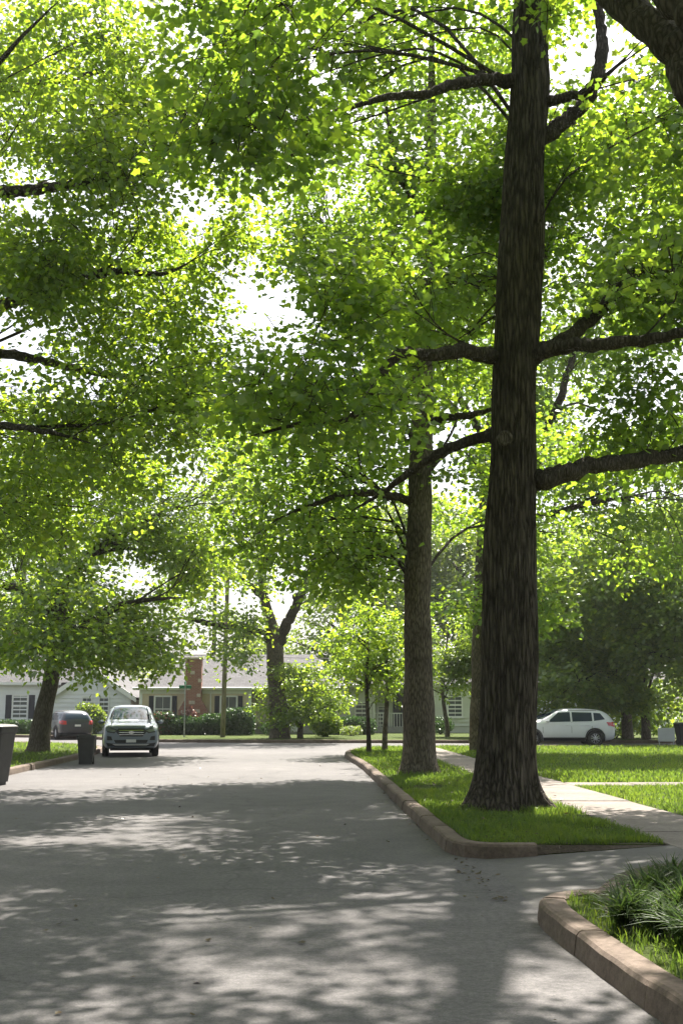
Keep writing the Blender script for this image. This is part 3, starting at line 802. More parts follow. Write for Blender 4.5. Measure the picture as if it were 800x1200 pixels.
cl0 += boxclumps(18, 60, 600, -360, -120, 11.0, 13.0, 0.95, 74, R1)  # unseen clumps above the view, added to shade the near road
cl0 += boxclumps(6, 540, 780, -420, -150, 10.0, 12.0, 0.8, 55, R1)  # more unseen leaves, added for shade on the right half of the road
cl0 += ellclumps(16, (2.4, 6.2, 11.0), (3.4, 3.4, 2.4), 1.1, 85, R1)
cl0 += ellclumps(9, (-0.6, 5.4, 9.6), (2.0, 2.6, 1.2), 0.9, 60, R1)
cl0 += boxclumps(7, 700, 870, -240, -70, 11.0, 13.0, .9, 60, random.Random(413))  # out-of-view clumps added to cast shade on the near kerb
make_tree('street_tree', 'tree whose thick dark limbs arch in overhead above the strap-leaved plants', 'tree', (3.1, 5.4, LZ), trunk0, limbs0, cl0,
          'leaf_maple', True, 0.125, 11, 0.32, 'bark', 'street trees', 13, 0.4, segs=24, bscale=0.4, hang=0.0, twig=1.0)

# --- left street tree out of the picture, branches reaching in
T4 = Vector((-9.9, 22.5, LZ)); y4 = T4.y
trunk4 = [(Vector((-9.9, 22.5, LZ - .1)), .5), (Vector((-9.9, 22.5, 1.0)), .4), (Vector((-9.8, 22.5, 4)), .35), (Vector((-9.7, 22.5, 8)), .3), (Vector((-9.6, 22.6, 12)), .2), (Vector((-9.5, 22.6, 16)), .06)]
limbs4 = [[(Vector((-9.75, 22.5, 6.4)), .15)] + lim([(-60, 390, y4, 9), (0, 362, y4 - .3, 7.5), (60, 338, y4 - .6, 6), (130, 318, y4 - .9, 4.5), (190, 321, y4 - 1.2, 2.5), (235, 300, y4 - 1.4, 1)]),
          [(Vector((-9.75, 22.5, 6.9)), .13)] + lim([(-50, 420, y4 + .8, 8), (10, 415, y4 + 1, 6), (60, 425, y4 + 1.2, 5), (120, 438, y4 + 1.4, 3.5), (190, 440, y4 + 1.6, 1.5)]),
          [(Vector((-9.7, 22.5, 9.4)), .14)] + lim([(-50, 232, y4, 9), (0, 226, y4 - .2, 7.5), (55, 220, y4 - .5, 6.5), (95, 216, y4 - .8, 5), (140, 208, y4 - 1, 3.5), (200, 200, y4 - 1.3, 2), (262, 207, y4 - 1.6, 1)]),
          [(Vector((-9.6, 22.5, 11)), .12)] + lim([(-40, 130, y4 + 1, 7), (40, 100, y4 + .6, 5), (110, 85, y4, 3.5), (180, 60, y4 - .4, 1.5)]),
          [(Vector((-9.8, 22.5, 5.0)), .12)] + lim([(-80, 520, y4 - 1.5, 7), (-10, 500, y4 - 2, 5), (50, 505, y4 - 2.4, 3.5), (110, 520, y4 - 2.8, 1.5)]),
          [(Vector((-9.6, 22.5, 10)), .12), (Vector((-7.8, 20.5, 11.8)), .09), (Vector((-6.0, 18.5, 12.6)), .05), (Vector((-4.6, 17.2, 13)), .02)]]
cl4 = []
cl4 += boxclumps(28, -60, 150, 20, 330, y4 - 3, y4 + 3.5, 1.35, 52, R1)
cl4 += boxclumps(15, 120, 280, 40, 290, y4 - 2.5, y4 + 2, 1.05, 38, R1)
cl4 += boxclumps(28, -60, 210, 290, 550, y4 - 2.5, y4 + 3.5, 1.3, 52, R1)
cl4 += boxclumps(11, 180, 270, 290, 500, y4 - 2, y4 + 3, 1.0, 40, R1)
cl4 += boxclumps(9, -60, 170, 500, 620, y4 - 3, y4 + 3, 1.0, 38, R1)
cl4 += ellclumps(10, (-8.6, 22.5, 15.5), (4.2, 4.2, 2.0), 1.35, 54, R1)
cl4 += ellclumps(3, (-6.2, 18.6, 13.6), (2.2, 2.2, 1.2), 1.0, 50, R1)
cl4 += ellclumps(4, (-12.5, 22.5, 9.5), (2.2, 3.6, 3.0), 1.2, 60, R1)
cl4 += boxclumps(6, 255, 305, 180, 330, y4 - 2, y4 + 1.5, .7, 22, random.Random(411))
make_tree('street_tree', 'light green tree by the left kerb with thin dark branches reaching over the road', 'tree', (-9.9, 22.5, LZ), trunk4, limbs4, cl4,
          'leaf_left', 'mid', 0.108, 16, 0.38, 'bark2', 'street trees', 14, 0.4, segs=20, hole=0.38, hscale=1.2, bscale=0.65)

# --- the rows of street trees go on behind the camera and along the left kerb
def row_tree(label, x, y, seed):
    rg = random.Random(seed); b = Vector((x, y, LZ)); H = rg.uniform(14, 17)
    tk = [(b - Vector((0, 0, .1)), .45), (b + Vector((0, 0, 1)), .36), (b + Vector((rg.uniform(-.2, .2), 0, H * .5)), .27), (b + Vector((0, 0, H)), .04)]
    lb = []
    for k in range(7):
        a = rg.uniform(0, 6.28); p = b + Vector((0, 0, H * rg.uniform(.3, .7))); L = rg.uniform(3, 4.5)
        lb.append([(p, .11), (p + Vector((math.cos(a) * L * .5, math.sin(a) * L * .5, L * .3)), .07), (p + Vector((math.cos(a) * L, math.sin(a) * L, L * .5)), .02)])
    cl = ellclumps(28, b + Vector((0, 0, H * .66)), (4.6, 4.6, H * .33), 1.7, 62, rg, .4)
    make_tree('street_tree', label, 'tree', b, tk, lb, cl, 'leaf_maple', False, 0.26, 10, 0.5, 'bark2', 'street trees', seed, .4, segs=12, twig=.1)
row_tree('street tree on the left verge across from the strap-leaved plants', -9.6, 8.5, 301)
row_tree('street tree on the left verge, two along from the bins towards the viewer', -9.2, -5.0, 302)
row_tree('street tree on the right verge just behind the viewer', 3.1, -5.5, 303)
row_tree('street tree on the right verge well behind the viewer', 3.3, -15.0, 304)
# --- leaning tree on the left corner lawn
T3 = G(46, 881, LZ); y3 = T3.y
trunk3 = lim([(44, 884, y3, 14), (47, 868, y3, 11.5), (52, 830, y3, 10.5), (60, 795, y3, 9.5), (68, 740, y3, 8.5), (74, 680, y3, 7.5), (78, 610, y3, 6), (82, 540, y3, 4), (84, 470, y3, 1.5)])
trunk3[0] = (Vector((trunk3[0][0].x, y3, LZ - 0.1)), trunk3[0][1])
limbs3 = [lim([(66, 760, y3, 6), (110, 725, y3 - 1, 5), (160, 705, y3 - 2, 3.5), (215, 700, y3 - 3, 1.5)]),
          lim([(70, 730, y3, 6), (40, 700, y3 - 1, 5), (0, 685, y3 - 2, 3.5), (-40, 680, y3 - 3, 1.5)]),
          lim([(74, 680, y3, 6), (120, 640, y3, 4.5), (170, 610, y3 - 1, 3), (220, 590, y3 - 1, 1)]),
          lim([(76, 650, y3, 5), (50, 610, y3 + 1, 4), (10, 580, y3 + 1, 2)]),
          lim([(66, 750, y3, 5), (80, 735, y3 - 2.5, 4), (95, 735, y3 - 4.5, 2)])]
cl3 = []
cl3 += boxclumps(15, -30, 190, 700, 770, y3 - 4.5, y3 + 2.5, 1.25, 66, R1)
cl3 += boxclumps(20, -40, 225, 600, 720, y3 - 3.5, y3 + 3.5, 1.45, 80, R1)
cl3 += boxclumps(18, 0, 265, 460, 620, y3 - 3, y3 + 3, 1.5, 76, R1)
cl3 += boxclumps(8, -30, 140, 745, 785, y3 - 4, y3 + 1, .9, 36, R1)
cl3 += boxclumps(8, 180, 270, 560, 680, y3 - 3, y3 + 3, 1.3, 50, R1)
cl3 += boxclumps(9, -20, 200, 690, 770, y3 - 6, y3 - 3.5, 1.1, 44, random.Random(421))
make_tree('lawn_tree', 'leaning dark trunk with low leafy crown on the corner lawn beside the bins', 'tree', (T3.x, T3.y, LZ), trunk3, limbs3, cl3,
          'leaf_left', False, 0.19, 10, 0.46, 'bark2', 'street trees', 15, 0.5, segs=24, roots=[(-0.5, .6, .4), (-2.4, .6, .4)])

# --- forked tree across the junction
T5 = G(327, 865, LZ); y5 = T5.y
trunk5 = lim([(328, 867, y5, 14), (327, 855, y5, 11), (325, 820, y5, 10), (323, 780, y5, 9.5), (322, 758, y5, 9.5), (320, 742, y5, 8), (313, 714, y5, 6), (308, 684, y5, 5), (306, 640, y5, 5), (303, 600, y5, 3.5), (300, 540, y5, 1.5)])
trunk5[0] = (Vector((trunk5[0][0].x, y5, LZ - 0.1)), trunk5[0][1])
limbs5 = [lim([(324, 760, y5, 8), (337, 730, y5, 6), (352, 698, y5 + .3, 5.2), (368, 658, y5 + .6, 4.2), (385, 610, y5 + 1, 3), (398, 560, y5 + 1.4, 1.5)]),
          lim([(320, 752, y5, 6), (305, 742, y5 - .4, 5), (285, 735, y5 - .9, 4.5), (258, 733, y5 - 1.5, 4), (225, 726, y5 - 2.2, 2.5), (200, 724, y5 - 2.8, 1)]),
          lim([(314, 705, y5, 5), (298, 690, y5 - .5, 4), (282, 676, y5 - 1, 3.2), (262, 660, y5 - 1.5, 2), (240, 640, y5 - 2, 1)]),
          lim([(308, 672, y5, 4.5), (316, 640, y5 - .5, 4), (322, 610, y5 - .8, 3), (330, 570, y5 - 1, 1.5)]),
          lim([(345, 700, y5, 4.5), (372, 680, y5 - 1, 3.5), (400, 668, y5 - 2, 2)])]
cl5 = []
cl5 += boxclumps(11, 205, 300, 600, 750, y5 - 3, y5 + 2, 1.3, 34, R1)
cl5 += boxclumps(7, 215, 310, 480, 600, y5 - 2, y5 + 3, 1.5, 44, R1)
cl5 += boxclumps(9, 280, 400, 560, 680, y5 - 1, y5 + 4, 1.5, 38, R1)
cl5 += boxclumps(7, 270, 410, 470, 600, y5 - 3, y5 + 3, 1.7, 70, R1)
cl5 += boxclumps(6, 370, 430, 610, 720, y5 - 3, y5 + 3, 1.4, 60, R1)
cl5 += boxclumps(5, 225, 300, 700, 775, y5 - 3, y5 - 1, 0.9, 26, R1)
make_tree('forked_tree', 'forked tree with a curving side limb on the lawn in front of cream house', 'tree', (T5.x, T5.y, LZ), trunk5, limbs5, cl5,
          'leaf_left', False, 0.24, 9, 0.6, 'bark2', None, 16, 0.4, segs=24, hole=0.42)

# --- tree on the front lawn behind the large trunk
T6 = Vector((W(560, 860, 40).x, 40, LZ)); y6 = 40
trunk6 = lim([(560, 890, y6, 12), (560, 875, y6, 10), (561, 800, y6, 9), (563, 700, y6, 8.5), (568, 600, y6, 8), (576, 500, y6, 7), (590, 400, y6, 5), (600, 320, y6, 2)])
trunk6[0] = (Vector((trunk6[0][0].x, y6, LZ - 0.1)), trunk6[0][1])
limbs6 = [lim([(568, 600, y6, 6), (610, 545, y6 - 1, 5), (650, 480, y6 - 2, 4.5), (668, 425, y6 - 2.5, 4), (690, 350, y6 - 3, 2)]),
          lim([(566, 640, y6, 5), (620, 610, y6 - 1.5, 4), (690, 590, y6 - 3, 3), (760, 580, y6 - 4, 1.5)]),
          lim([(574, 520, y6, 5), (540, 470, y6, 4), (520, 420, y6, 2)])]
cl6 = []
cl6 += boxclumps(20, 600, 830, 330, 560, y6 - 4, y6 + 3, 1.6, 85, R1)
cl6 += boxclumps(10, 630, 820, 540, 650, y6 - 5, y6 + 2, 1.35, 70, R1)
cl6 += boxclumps(8, 520, 640, 600, 720, y6 - 3, y6 + 4, 1.2, 58, R1)
cl6 += boxclumps(9, 500, 650, 330, 560, y6 - 3, y6 + 4, 1.6, 80, R1)
cl6 += boxclumps(10, 560, 830, 160, 340, y6 - 3, y6 + 4, 1.7, 80, R1)
make_tree('lawn_tree', 'tree on the front lawn, its thin trunk half hidden behind the large furrowed trunk', 'tree', (T6.x, T6.y, LZ), trunk6, limbs6, cl6,
          'leaf_maple', False, 0.2, 10, 0.5, 'bark2', None, 17, 0.35, segs=16)

# --- dense dark trees behind the white car
def simple_tree(name, label, x, y, Y, hpx, crown, leaf, size, per, spread, seed, r_px=5, group=None, hole=0.36, clump_n=22, cr=1.6, ns=70, low=None, bark='bark2'):
    b = Vector((W(x, y, Y).x, Y, LZ)); rg = random.Random(seed)
    top = W(x, y - hpx, Y)
    r = PX(W(x, y, Y), r_px)
    tk = [(Vector((b.x, Y, LZ - .1)), r * 1.4), (Vector((b.x, Y, LZ + .5)), r), (b.lerp(top, 0.4) + Vector((rg.uniform(-.3, .3), 0, 0)), r * .8), (b.lerp(top, 0.8), r * .4), (top, r * 0.1)]
    lb = []
    for k in range(6):
        a = rg.uniform(0, 6.28); z = rg.uniform(0.3, 0.75); p = b.lerp(top, z); L = crown[3] * rg.uniform(.5, .9)
        lb.append([(p, r * .45), (p + Vector((math.cos(a) * L * .5, math.sin(a) * L * .5, L * .3)), r * .3), (p + Vector((math.cos(a) * L, math.sin(a) * L, L * .5)), r * .1)])
    c0 = W(crown[0], crown[1], Y + crown[2])
    cl = ellclumps(clump_n, c0, (crown[3], crown[3], crown[4]), cr, ns, rg, 0.35)
    if low: cl += low
    return make_tree(name, label, 'tree', b, tk, lb, cl, leaf, False, size, per, spread, bark, group, seed, 0.3, segs=12, hole=hole, twig=0.15)
simple_tree('shade_tree', 'dense dark green tree behind the white car', 735, 872, 57, 330, (725, 710, -3, 4.4, 4.6), 'leaf_dark', 0.24, 10, 0.55, 31, 6, 'dark trees by the white car', 0.26, 36, 1.7, 80, low=boxclumps(9, 680, 770, 770, 835, 52.5, 57, 1.0, 46, random.Random(401)))
simple_tree('shade_tree', 'dark green tree whose foliage hangs low over the grey board sign', 757, 872, 55, 300, (800, 715, -4, 4.0, 4.6), 'leaf_dark', 0.24, 10, 0.55, 32, 5, 'dark trees by the white car', 0.26, 34, 1.7, 80)
simple_tree('shade_tree', 'dark leafy tree beside the pale gable, hanging over the white car roof', 650, 868, 62, 300, (655, 715, -3, 3.6, 4.6), 'leaf_dark', 0.25, 10, 0.6, 33, 5, 'dark trees by the white car', 0.3, 28, 1.7, 75, low=boxclumps(6, 630, 690, 760, 815, 53, 60, 1.0, 40, random.Random(402)))

# --- young trees, ornamental tree, background trees
simple_tree('young_tree', 'young tree with dark slender stem on the corner verge', 432, 884, G(432, 882, LZ).y, 200, (440, 765, 0, 1.5, 2.0), 'leaf_left', 0.15, 9, 0.36, 41, 2.6, 'young trees on the corner verge', 0.35, 12, 0.85, 52, bark='bark')
simple_tree('young_tree', 'young tree with pale slender stem on the corner verge', 451, 882, G(451, 880, LZ).y, 190, (455, 770, 0, 1.4, 2.0), 'leaf_left', 0.15, 9, 0.36, 42, 3.0, 'young trees on the corner verge', 0.35, 11, 0.85, 52)

simple_tree('young_tree', 'slender leafy tree in front of the pale green house porch', 524, 868, 61, 150, (530, 760, 0, 2.0, 2.3), 'leaf_lime', 0.2, 9, 0.45, 43, 2.4, None, 0.34, 18, 1.1, 48)
yo = 58.0
bo = Vector((W(352, 866, yo).x, yo, LZ)); RO = random.Random(50)
tk = lim([(352, 868, yo, 4), (352, 855, yo, 3), (355, 842, yo, 2.4), (362, 828, yo, 1.8), (366, 812, yo, 1)]); tk[0] = (Vector((bo.x, yo, LZ - .1)), tk[0][1])
lo_ = [lim([(352, 856, yo, 2.2), (345, 840, yo, 1.8), (335, 826, yo, 1.2), (320, 812, yo - .5, .6)]), lim([(354, 845, yo, 1.8), (372, 832, yo - .3, 1.2), (390, 826, yo - .6, .6)])]
clo = []
for (x, y, rx) in [(325, 808, 1.0), (318, 828, 0.8), (345, 800, 1.0), (372, 806, 1.0), (350, 822, 1.0), (378, 826, .9), (335, 842, .8), (360, 836, .9), (392, 818, .7), (340, 785, .8), (362, 788, .8)]:
    clo.append((W(x, y, yo + RO.uniform(-1.2, 1.2)), (rx * 1.2, rx * 1.2, 0.25), 78))
make_tree('ornamental_tree', 'small layered lime green ornamental tree beside the forked tree', 'tree', bo, tk, lo_, clo, 'leaf_lime', False, 0.17, 9, 0.4, 'bark2', None, 51, 0.2, segs=10, hole=0.2, twig=0.15)

simple_tree('background_tree', 'pale distant tree showing between the white house and the cream house', 148, 850, 105, 130, (150, 795, 0, 3.2, 4.0), 'leaf_far', 0.32, 8, 0.7, 61, 3, 'trees behind the houses', 0.44, 14, 1.7, 30)
simple_tree('background_tree', 'tall bright green tree rising behind the beige garage wing', 400, 850, 82, 190, (400, 740, 0, 4.4, 4.6), 'leaf_lime', 0.3, 9, 0.7, 62, 5, 'trees behind the houses', 0.34, 24, 1.9, 60)
simple_tree('background_tree', 'bright green tree rising behind the pale green house', 540, 850, 84, 250, (535, 690, 0, 4.8, 6.8), 'leaf_far', 0.3, 9, 0.7, 63, 5, 'trees behind the houses', 0.3, 34, 2.0, 62)
simple_tree('background_tree', 'tall green tree rising beyond the pale house gable', 650, 850, 92, 300, (650, 690, 0, 6.5, 7.5), 'leaf_far', 0.34, 9, 0.8, 64, 6, 'trees behind the houses', 0.32, 30, 2.4, 70)
simple_tree('background_tree', 'green tree standing behind the brick chimney of the cream house', 290, 850, 90, 130, (310, 775, 0, 3.6, 3.4), 'leaf_far', 0.3, 9, 0.7, 65, 5, 'trees behind the houses', 0.4, 16, 1.7, 42)
simple_tree('background_tree', 'tall green tree behind the white house roof', 30, 850, 95, 280, (20, 690, 0, 7.0, 7.0), 'leaf_far', 0.34, 9, 0.8, 66, 6, 'trees behind the houses', 0.36, 26, 2.4, 60)
simple_tree('background_tree', 'tall full green tree rising between the beige garage wing and the pale green house', 470, 850, 90, 330, (462, 655, 0, 5.6, 6.4), 'leaf_far', 0.3, 9, 0.75, 68, 6, 'trees behind the houses', 0.3, 32, 2.1, 66)
simple_tree('background_tree', 'green tree at the far end of the street beyond the dark trees', 770, 850, 95, 330, (790, 680, 0, 7, 8), 'leaf_far', 0.34, 9, 0.8, 67, 6, 'trees behind the houses', 0.32, 28, 2.4, 70)

# ------------------------------------------------------------------ grass
def in_poly(px, py, poly):
    c = np.zeros(len(px), bool); n = len(poly); j = n - 1
    for i in range(n):
        xi, yi = poly[i][0], poly[i][1]; xj, yj = poly[j][0], poly[j][1]
        if yi != yj:
            cond = ((yi > py) != (yj > py)) & (px < (xj - xi) * (py - yi) / (yj - yi) + xi); c ^= cond
        j = i
    return c
def grass(name, poly, x0, x1, y0, y1, n, h, wdt, z, mat='blade', seed=5, thin=0.0, power=1.0):
    rg = np.random.default_rng(seed)
    u = rg.random(n) ** power
    px = rg.uniform(x0, x1, n); py = y0 + (y1 - y0) * u
    k = in_poly(px, py, poly)
    # only within view cone plus a margin
    k &= np.abs(px) < py * 0.42 + 1.5
    if thin: k &= vnoise(np.stack([px * 1.3, py * 1.3, px * 0], -1)) > thin
    for t in (T1, T2, T3, T6): k &= (px - t.x) ** 2 + (py - t.y) ** 2 > 0.5 ** 2
    px, py = px[k], py[k]; n = len(px)
    a = rg.uniform(0, 6.283, n); tuft = 0.6 + 0.8 * vnoise(np.stack([px * 2.5, py * 2.5, px * 0 + 3], -1))
    hh = h * rg.uniform(0.5, 1.2, n) * tuft; w = wdt * rg.uniform(0.7, 1.3, n)
    lean = rg.normal(0, 0.5, (n, 2)) * hh[:, None]
    B = np.stack([px, py, np.full(n, z - 0.01)], -1)
    dx = np.stack([np.cos(a) * w, np.sin(a) * w, np.zeros(n)], -1)
    tip = B + np.stack([lean[:, 0], lean[:, 1], hh], -1)
    mid = B + np.stack([lean[:, 0] * .3, lean[:, 1] * .3, hh * .6], -1)
    V = np.stack([B - dx, B + dx, mid + dx * .7, mid - dx * .7, tip], 1).reshape(-1, 3)
    Fc = (np.array([(0, 1, 2), (0, 2, 3), (3, 2, 4)])[None] + (np.arange(n) * 5)[:, None, None]).reshape(-1, 3)
    me = bpy.data.meshes.new(name)
    me.vertices.add(len(V)); me.vertices.foreach_set('co', V.astype(np.float32).ravel())
    me.loops.add(len(Fc) * 3); me.loops.foreach_set('vertex_index', Fc.astype(np.int32).ravel())
    me.polygons.add(len(Fc)); me.polygons.foreach_set('loop_start', np.arange(0, len(Fc) * 3, 3, dtype=np.int32)); me.update(calc_edges=True)
    at = me.attributes.new('rnd', 'FLOAT', 'FACE')
    rv = np.clip(0.25 + 0.5 * vnoise(np.stack([px * .9, py * .9, px * 0 + 9], -1)) + rg.normal(0, 0.2, n), 0, 1)
    at.data.foreach_set('value', np.repeat(rv, 3).astype(np.float32))
    return link(name, me, M[mat])
for args in [('grass', verge_poly, 0.1, 4, 12.2, 25, 50000, 0.085, 0.006, LZ, 'blade', 5, 0.22, 1.4),
             ('grass', verge_poly, 0.1, 4, 25, 45, 16000, 0.10, 0.010, LZ, 'blade', 6),
             ('grass', near_poly, 1.4, 4, 4, 9.2, 12000, 0.08, 0.005, LZ, 'blade', 7, 0.36),
             ('grass', [(wr(12.6), 12.6), (40, 12.6), (40, FW0), (wr(FW0), FW0)], 3, 11, 12.6, FW0, 40000, 0.075, 0.007, LZ, 'blade', 8),
             ('grass', [(wr(FW1), FW1), (60, FW1), (60, 45.5), (wr(44.9), 44.9)], 3, 20, FW1, 45.6, 58000, 0.09, 0.012, LZ, 'blade', 9, 0, 1.3),
             ('grass', lp, -20, -7.5, 22, 52, 25000, 0.09, 0.012, LZ, 'blade', 10)]:
    g = grass(*args); tag(g, 'short green grass growing on the lawn', 'grass', kind='stuff')

# ------------------------------------------------------------------ strap-leaved plants by the near kerb
def strap_plant(loc, h, n, seed, label):
    rg = random.Random(seed); m = MB(); root = empty('strap_leaf_plant', loc); vals = []
    for i in range(n):
        a = rg.uniform(0, 6.283); r0 = rg.uniform(0, .10); L = h * rg.uniform(.7, 1.35); w = rg.uniform(.006, .011)
        out = rg.uniform(.35, 1.0); d = Vector((math.cos(a), math.sin(a), 0)); s = Vector((-d.y, d.x, 0))
        pts = []
        for k in range(6):
            t = k / 5; pts.append(Vector((math.cos(a * 1.7) * r0, math.sin(a * 1.7) * r0, 0)) + d * (L * out * t ** 1.5) + Vector((0, 0, L * (1.05 * t - out * 0.75 * t * t))))
        b0 = len(m.v)
        for k, p in enumerate(pts):
            ww = w * (1 - (k / 5) ** 2 * .95)
            m.v += [tuple(p - s * ww), tuple(p + Vector((0, 0, -ww * .5))), tuple(p + s * ww)]
        for k in range(5):
            q = b0 + k * 3; m.f += [(q, q + 1, q + 4, q + 3), (q + 1, q + 2, q + 5, q + 4)]; vals += [rg.random()] * 2
            vals[-2:] = [vals[-2]] * 2
    me = m.mesh('blades'); me.materials.append(M['strap']); at = me.attributes.new('rnd', 'FLOAT', 'FACE'); at.data.foreach_set('value', vals)
    link('blades', me, None, root)
    cr = MB(); cr.lathe([(0.10, -0.02), (0.085, 0.02), (0.05, 0.05), (0.01, 0.06)], 10); cr.build('root_crown', M['soil'], root)
    tag(root, label, 'plant', 'strap-leaved plants along the near kerb')
i = 0
for (x, y) in [(748, 1078), (772, 1062), (800, 1085), (775, 1098), (812, 1058), (790, 1048), (830, 1090), (845, 1120), (812, 1112), (760, 1060), (870, 1080), (735, 1092)]:
    p = G(x, y, LZ); i += 1
    strap_plant((p.x, p.y, LZ), rnd.uniform(.26, .36), 170, 100 + i, 'clump of arching dark strap leaves growing behind the near kerb')
bed = MB()
bp = [G(x, y, 0) for x, y in [(700, 1065), (735, 1040), (800, 1030), (900, 1050), (900, 1140), (760, 1118), (715, 1098)]]
bp = [Vector((p.x, p.y, 0)) for p in bp]; cc = sum(bp, Vector()) / len(bp)
ring = [tuple(cc + (p - cc) * 1.02) for p, _ in catmull([(q, 1) for q in bp + [bp[0]]], 5)][:-1]
bed.v = [(x_, y_, LZ + 0.003) for x_, y_, z_ in ring] + [(cc.x + (x_ - cc.x) * .6, cc.y + (y_ - cc.y) * .6, LZ + .03 + .015 * rnd.random()) for x_, y_, z_ in ring] + [(cc.x, cc.y, LZ + .04)]
n_ = len(ring); bed.f = [(i_, (i_ + 1) % n_, n_ + (i_ + 1) % n_, n_ + i_) for i_ in range(n_)] + [(n_ + i_, n_ + (i_ + 1) % n_, 2 * n_) for i_ in range(n_)]
tag(bed.build('soil_bed', M['soil'], smooth=True), kind='structure')

# fallen leaves and twig litter on road, apron and gutter
N = 560; rg = np.random.default_rng(77)
px = rg.uniform(-7, 3.2, N); py = 5 + 30 * rg.random(N) ** 1.4
k = rg.random(N) < 0.65
gd = rg.uniform(5, 30, N); gx = np.array([1.40 - 0.03 * (d_ - 8) for d_ in gd]) - np.abs(rg.normal(0.06, 0.10, N))
px = np.where(k, gx, px); py = np.where(k, gd, py)
ok = (px < 1.05) | ((py > 9.4) & (py < 12.1) & (px < 1.6)); px, py = px[ok], py[ok]; n = len(px)
a = rg.uniform(0, 6.28, n)
me = leaf_mesh('fallen_leaves', np.stack([px, py, np.full(n, 0.012)], -1), np.stack([np.cos(a), np.sin(a), rg.normal(0, .15, n)], -1),
               np.tile([0, 0, 1.0], (n, 1)) + rg.normal(0, .25, (n, 3)), rg.uniform(.015, .055, n), True, M['dry_leaf'])
tag(link('fallen_leaves', me), 'scattered fallen brown leaves lying on the road and gutter', 'leaves', kind='stuff')

n = 340; px = rg.uniform(.9, 3.4, n); py = rg.uniform(12.4, 30, n); ok = in_poly(px, py, verge_poly) | ((px > wl(py) + .05) & (px < wr(py) - .05)); px, py = px[ok], py[ok]; n = len(px); a = rg.uniform(0, 6.28, n)
me = leaf_mesh('fallen_leaves', np.stack([px, py, np.full(n, LZ + .03)], -1), np.stack([np.cos(a), np.sin(a), rg.normal(0, .2, n)], -1),
               np.tile([0, 0, 1.0], (n, 1)) + rg.normal(0, .3, (n, 3)), rg.uniform(.03, .07, n), True, M['dry_leaf'])
tag(link('fallen_leaves', me), 'scattered fallen brown leaves lying on the verge and sidewalk', 'leaves', kind='stuff')

# ------------------------------------------------------------------ shrubs
def shrub(label, x, y, Y, w, h, dpt, leaf, n, size, seed, boxy=0.0, name='shrub', group=None, flowers=None):
    rg = np.random.default_rng(seed); b = W(x, y, Y); root = empty(name, (b.x, Y, LZ))
    v = rg.normal(0, 1, (n, 3)); v /= np.linalg.norm(v, axis=1)[:, None]
    if boxy: v = v / np.maximum(1e-6, (np.abs(v) ** (2 + boxy * 6)).sum(1) ** (1 / (2 + boxy * 6)))[:, None]
    rad = rg.uniform(0.72, 1.0, n) * (0.8 + 0.35 * vnoise(v * 2.2 + seed))
    P = v * rad[:, None] * np.array([w / 2, dpt / 2, h / 2]) + np.array([0, 0, h * 0.5]); P = P[P[:, 2] > 0.02]
    n = len(P); Nn = (P - np.array([0, 0, h * .5])) / np.array([w, dpt, h]) + rg.normal(0, .25, (n, 3)); D = rg.normal(0, 1, (n, 3)); D[:, 2] += .4
    link('foliage', leaf_mesh('foliage', P, D, Nn, size * rg.uniform(.7, 1.3, n), False, M[leaf]), None, root)['kind'] = 'stuff'
    st = MB(); pr = random.Random(seed)
    for k_ in range(5):
        an = pr.uniform(0, 6.28); e = Vector((math.cos(an) * w * .3, math.sin(an) * dpt * .3, h * .7))
        st.tube([(Vector((0, 0, -.05)), .03), (e * .5 + Vector((0, 0, .05)), .02), (e, .006)], 5)
    st.build('stems', M['limb'], root)
    if flowers:
        m_ = flowers[1]; q = P[rg.choice(len(P), m_)] * 1.03
        link('blossom', leaf_mesh('blossom', q, rg.normal(0, 1, (m_, 3)), q - np.array([0, 0, h * .4]) + rg.normal(0, .2, (m_, 3)), np.full(m_, size * 1.1), False, M[flowers[0]]), None, root)['kind'] = 'stuff'
    tag(root, label, 'shrub', group)
shrub('boxy clipped dark hedge at the right corner of the cream house', 279, 862, 64.5, 1.7, 1.45, 1.3, 'leaf_hedge', 6500, .12, 201, .8)
shrub('dark low shrub under the right window of the cream house', 248, 862, 65.5, 1.5, 1.15, 1.2, 'leaf_hedge', 4000, .12, 202, .2)
shrub('dark green shrub left of the brick chimney', 212, 862, 65.5, 1.6, 1.0, 1.2, 'leaf_hedge', 4000, .12, 203, .2)
shrub('shrub with reddish leaves under the left window of cream house', 192, 862, 65.5, 1.6, 1.25, 1.2, 'leaf_hedge', 3500, .12, 204, .2, flowers=('leaf_red', 420))
shrub('reddish flowering shrub at the foot of the brick chimney', 222, 862, 66.2, 1.1, 1.55, 1.0, 'leaf_red', 900, .11, 205, .0)
shrub('rounded dark shrub in front of the chimney base', 232, 862, 65.2, 1.3, .95, 1.1, 'leaf_hedge', 3500, .12, 206, .1)
shrub('bright green shrub in front of the white gable', 103, 858, 67.5, 2.0, 1.75, 1.6, 'leaf_far', 4500, .14, 207, .0)
shrub('low dark hedge under the shuttered window of white house', 24, 858, 68.3, 3.2, .75, 1.0, 'leaf_hedge', 5000, .12, 208, .7)
shrub('yellow green bushy shrub beside the ornamental tree', 381, 864, 61, 1.7, 1.35, 1.5, 'leaf_lime', 4000, .13, 209, .0)
shrub('dark clipped hedge under the window of the pale green house', 412, 864, 66, 2.6, .95, 1.1, 'leaf_hedge', 5000, .12, 210, .7)
shrub('low shrub with white blossom in front of the dark hedge', 412, 866, 63, 1.2, .5, .8, 'leaf_far', 700, .1, 211, .1, flowers=('petal', 160))
shrub('small dark shrub at the foot of the garage wing', 316, 864, 64, .9, .7, .8, 'leaf_hedge', 800, .1, 212, .2)
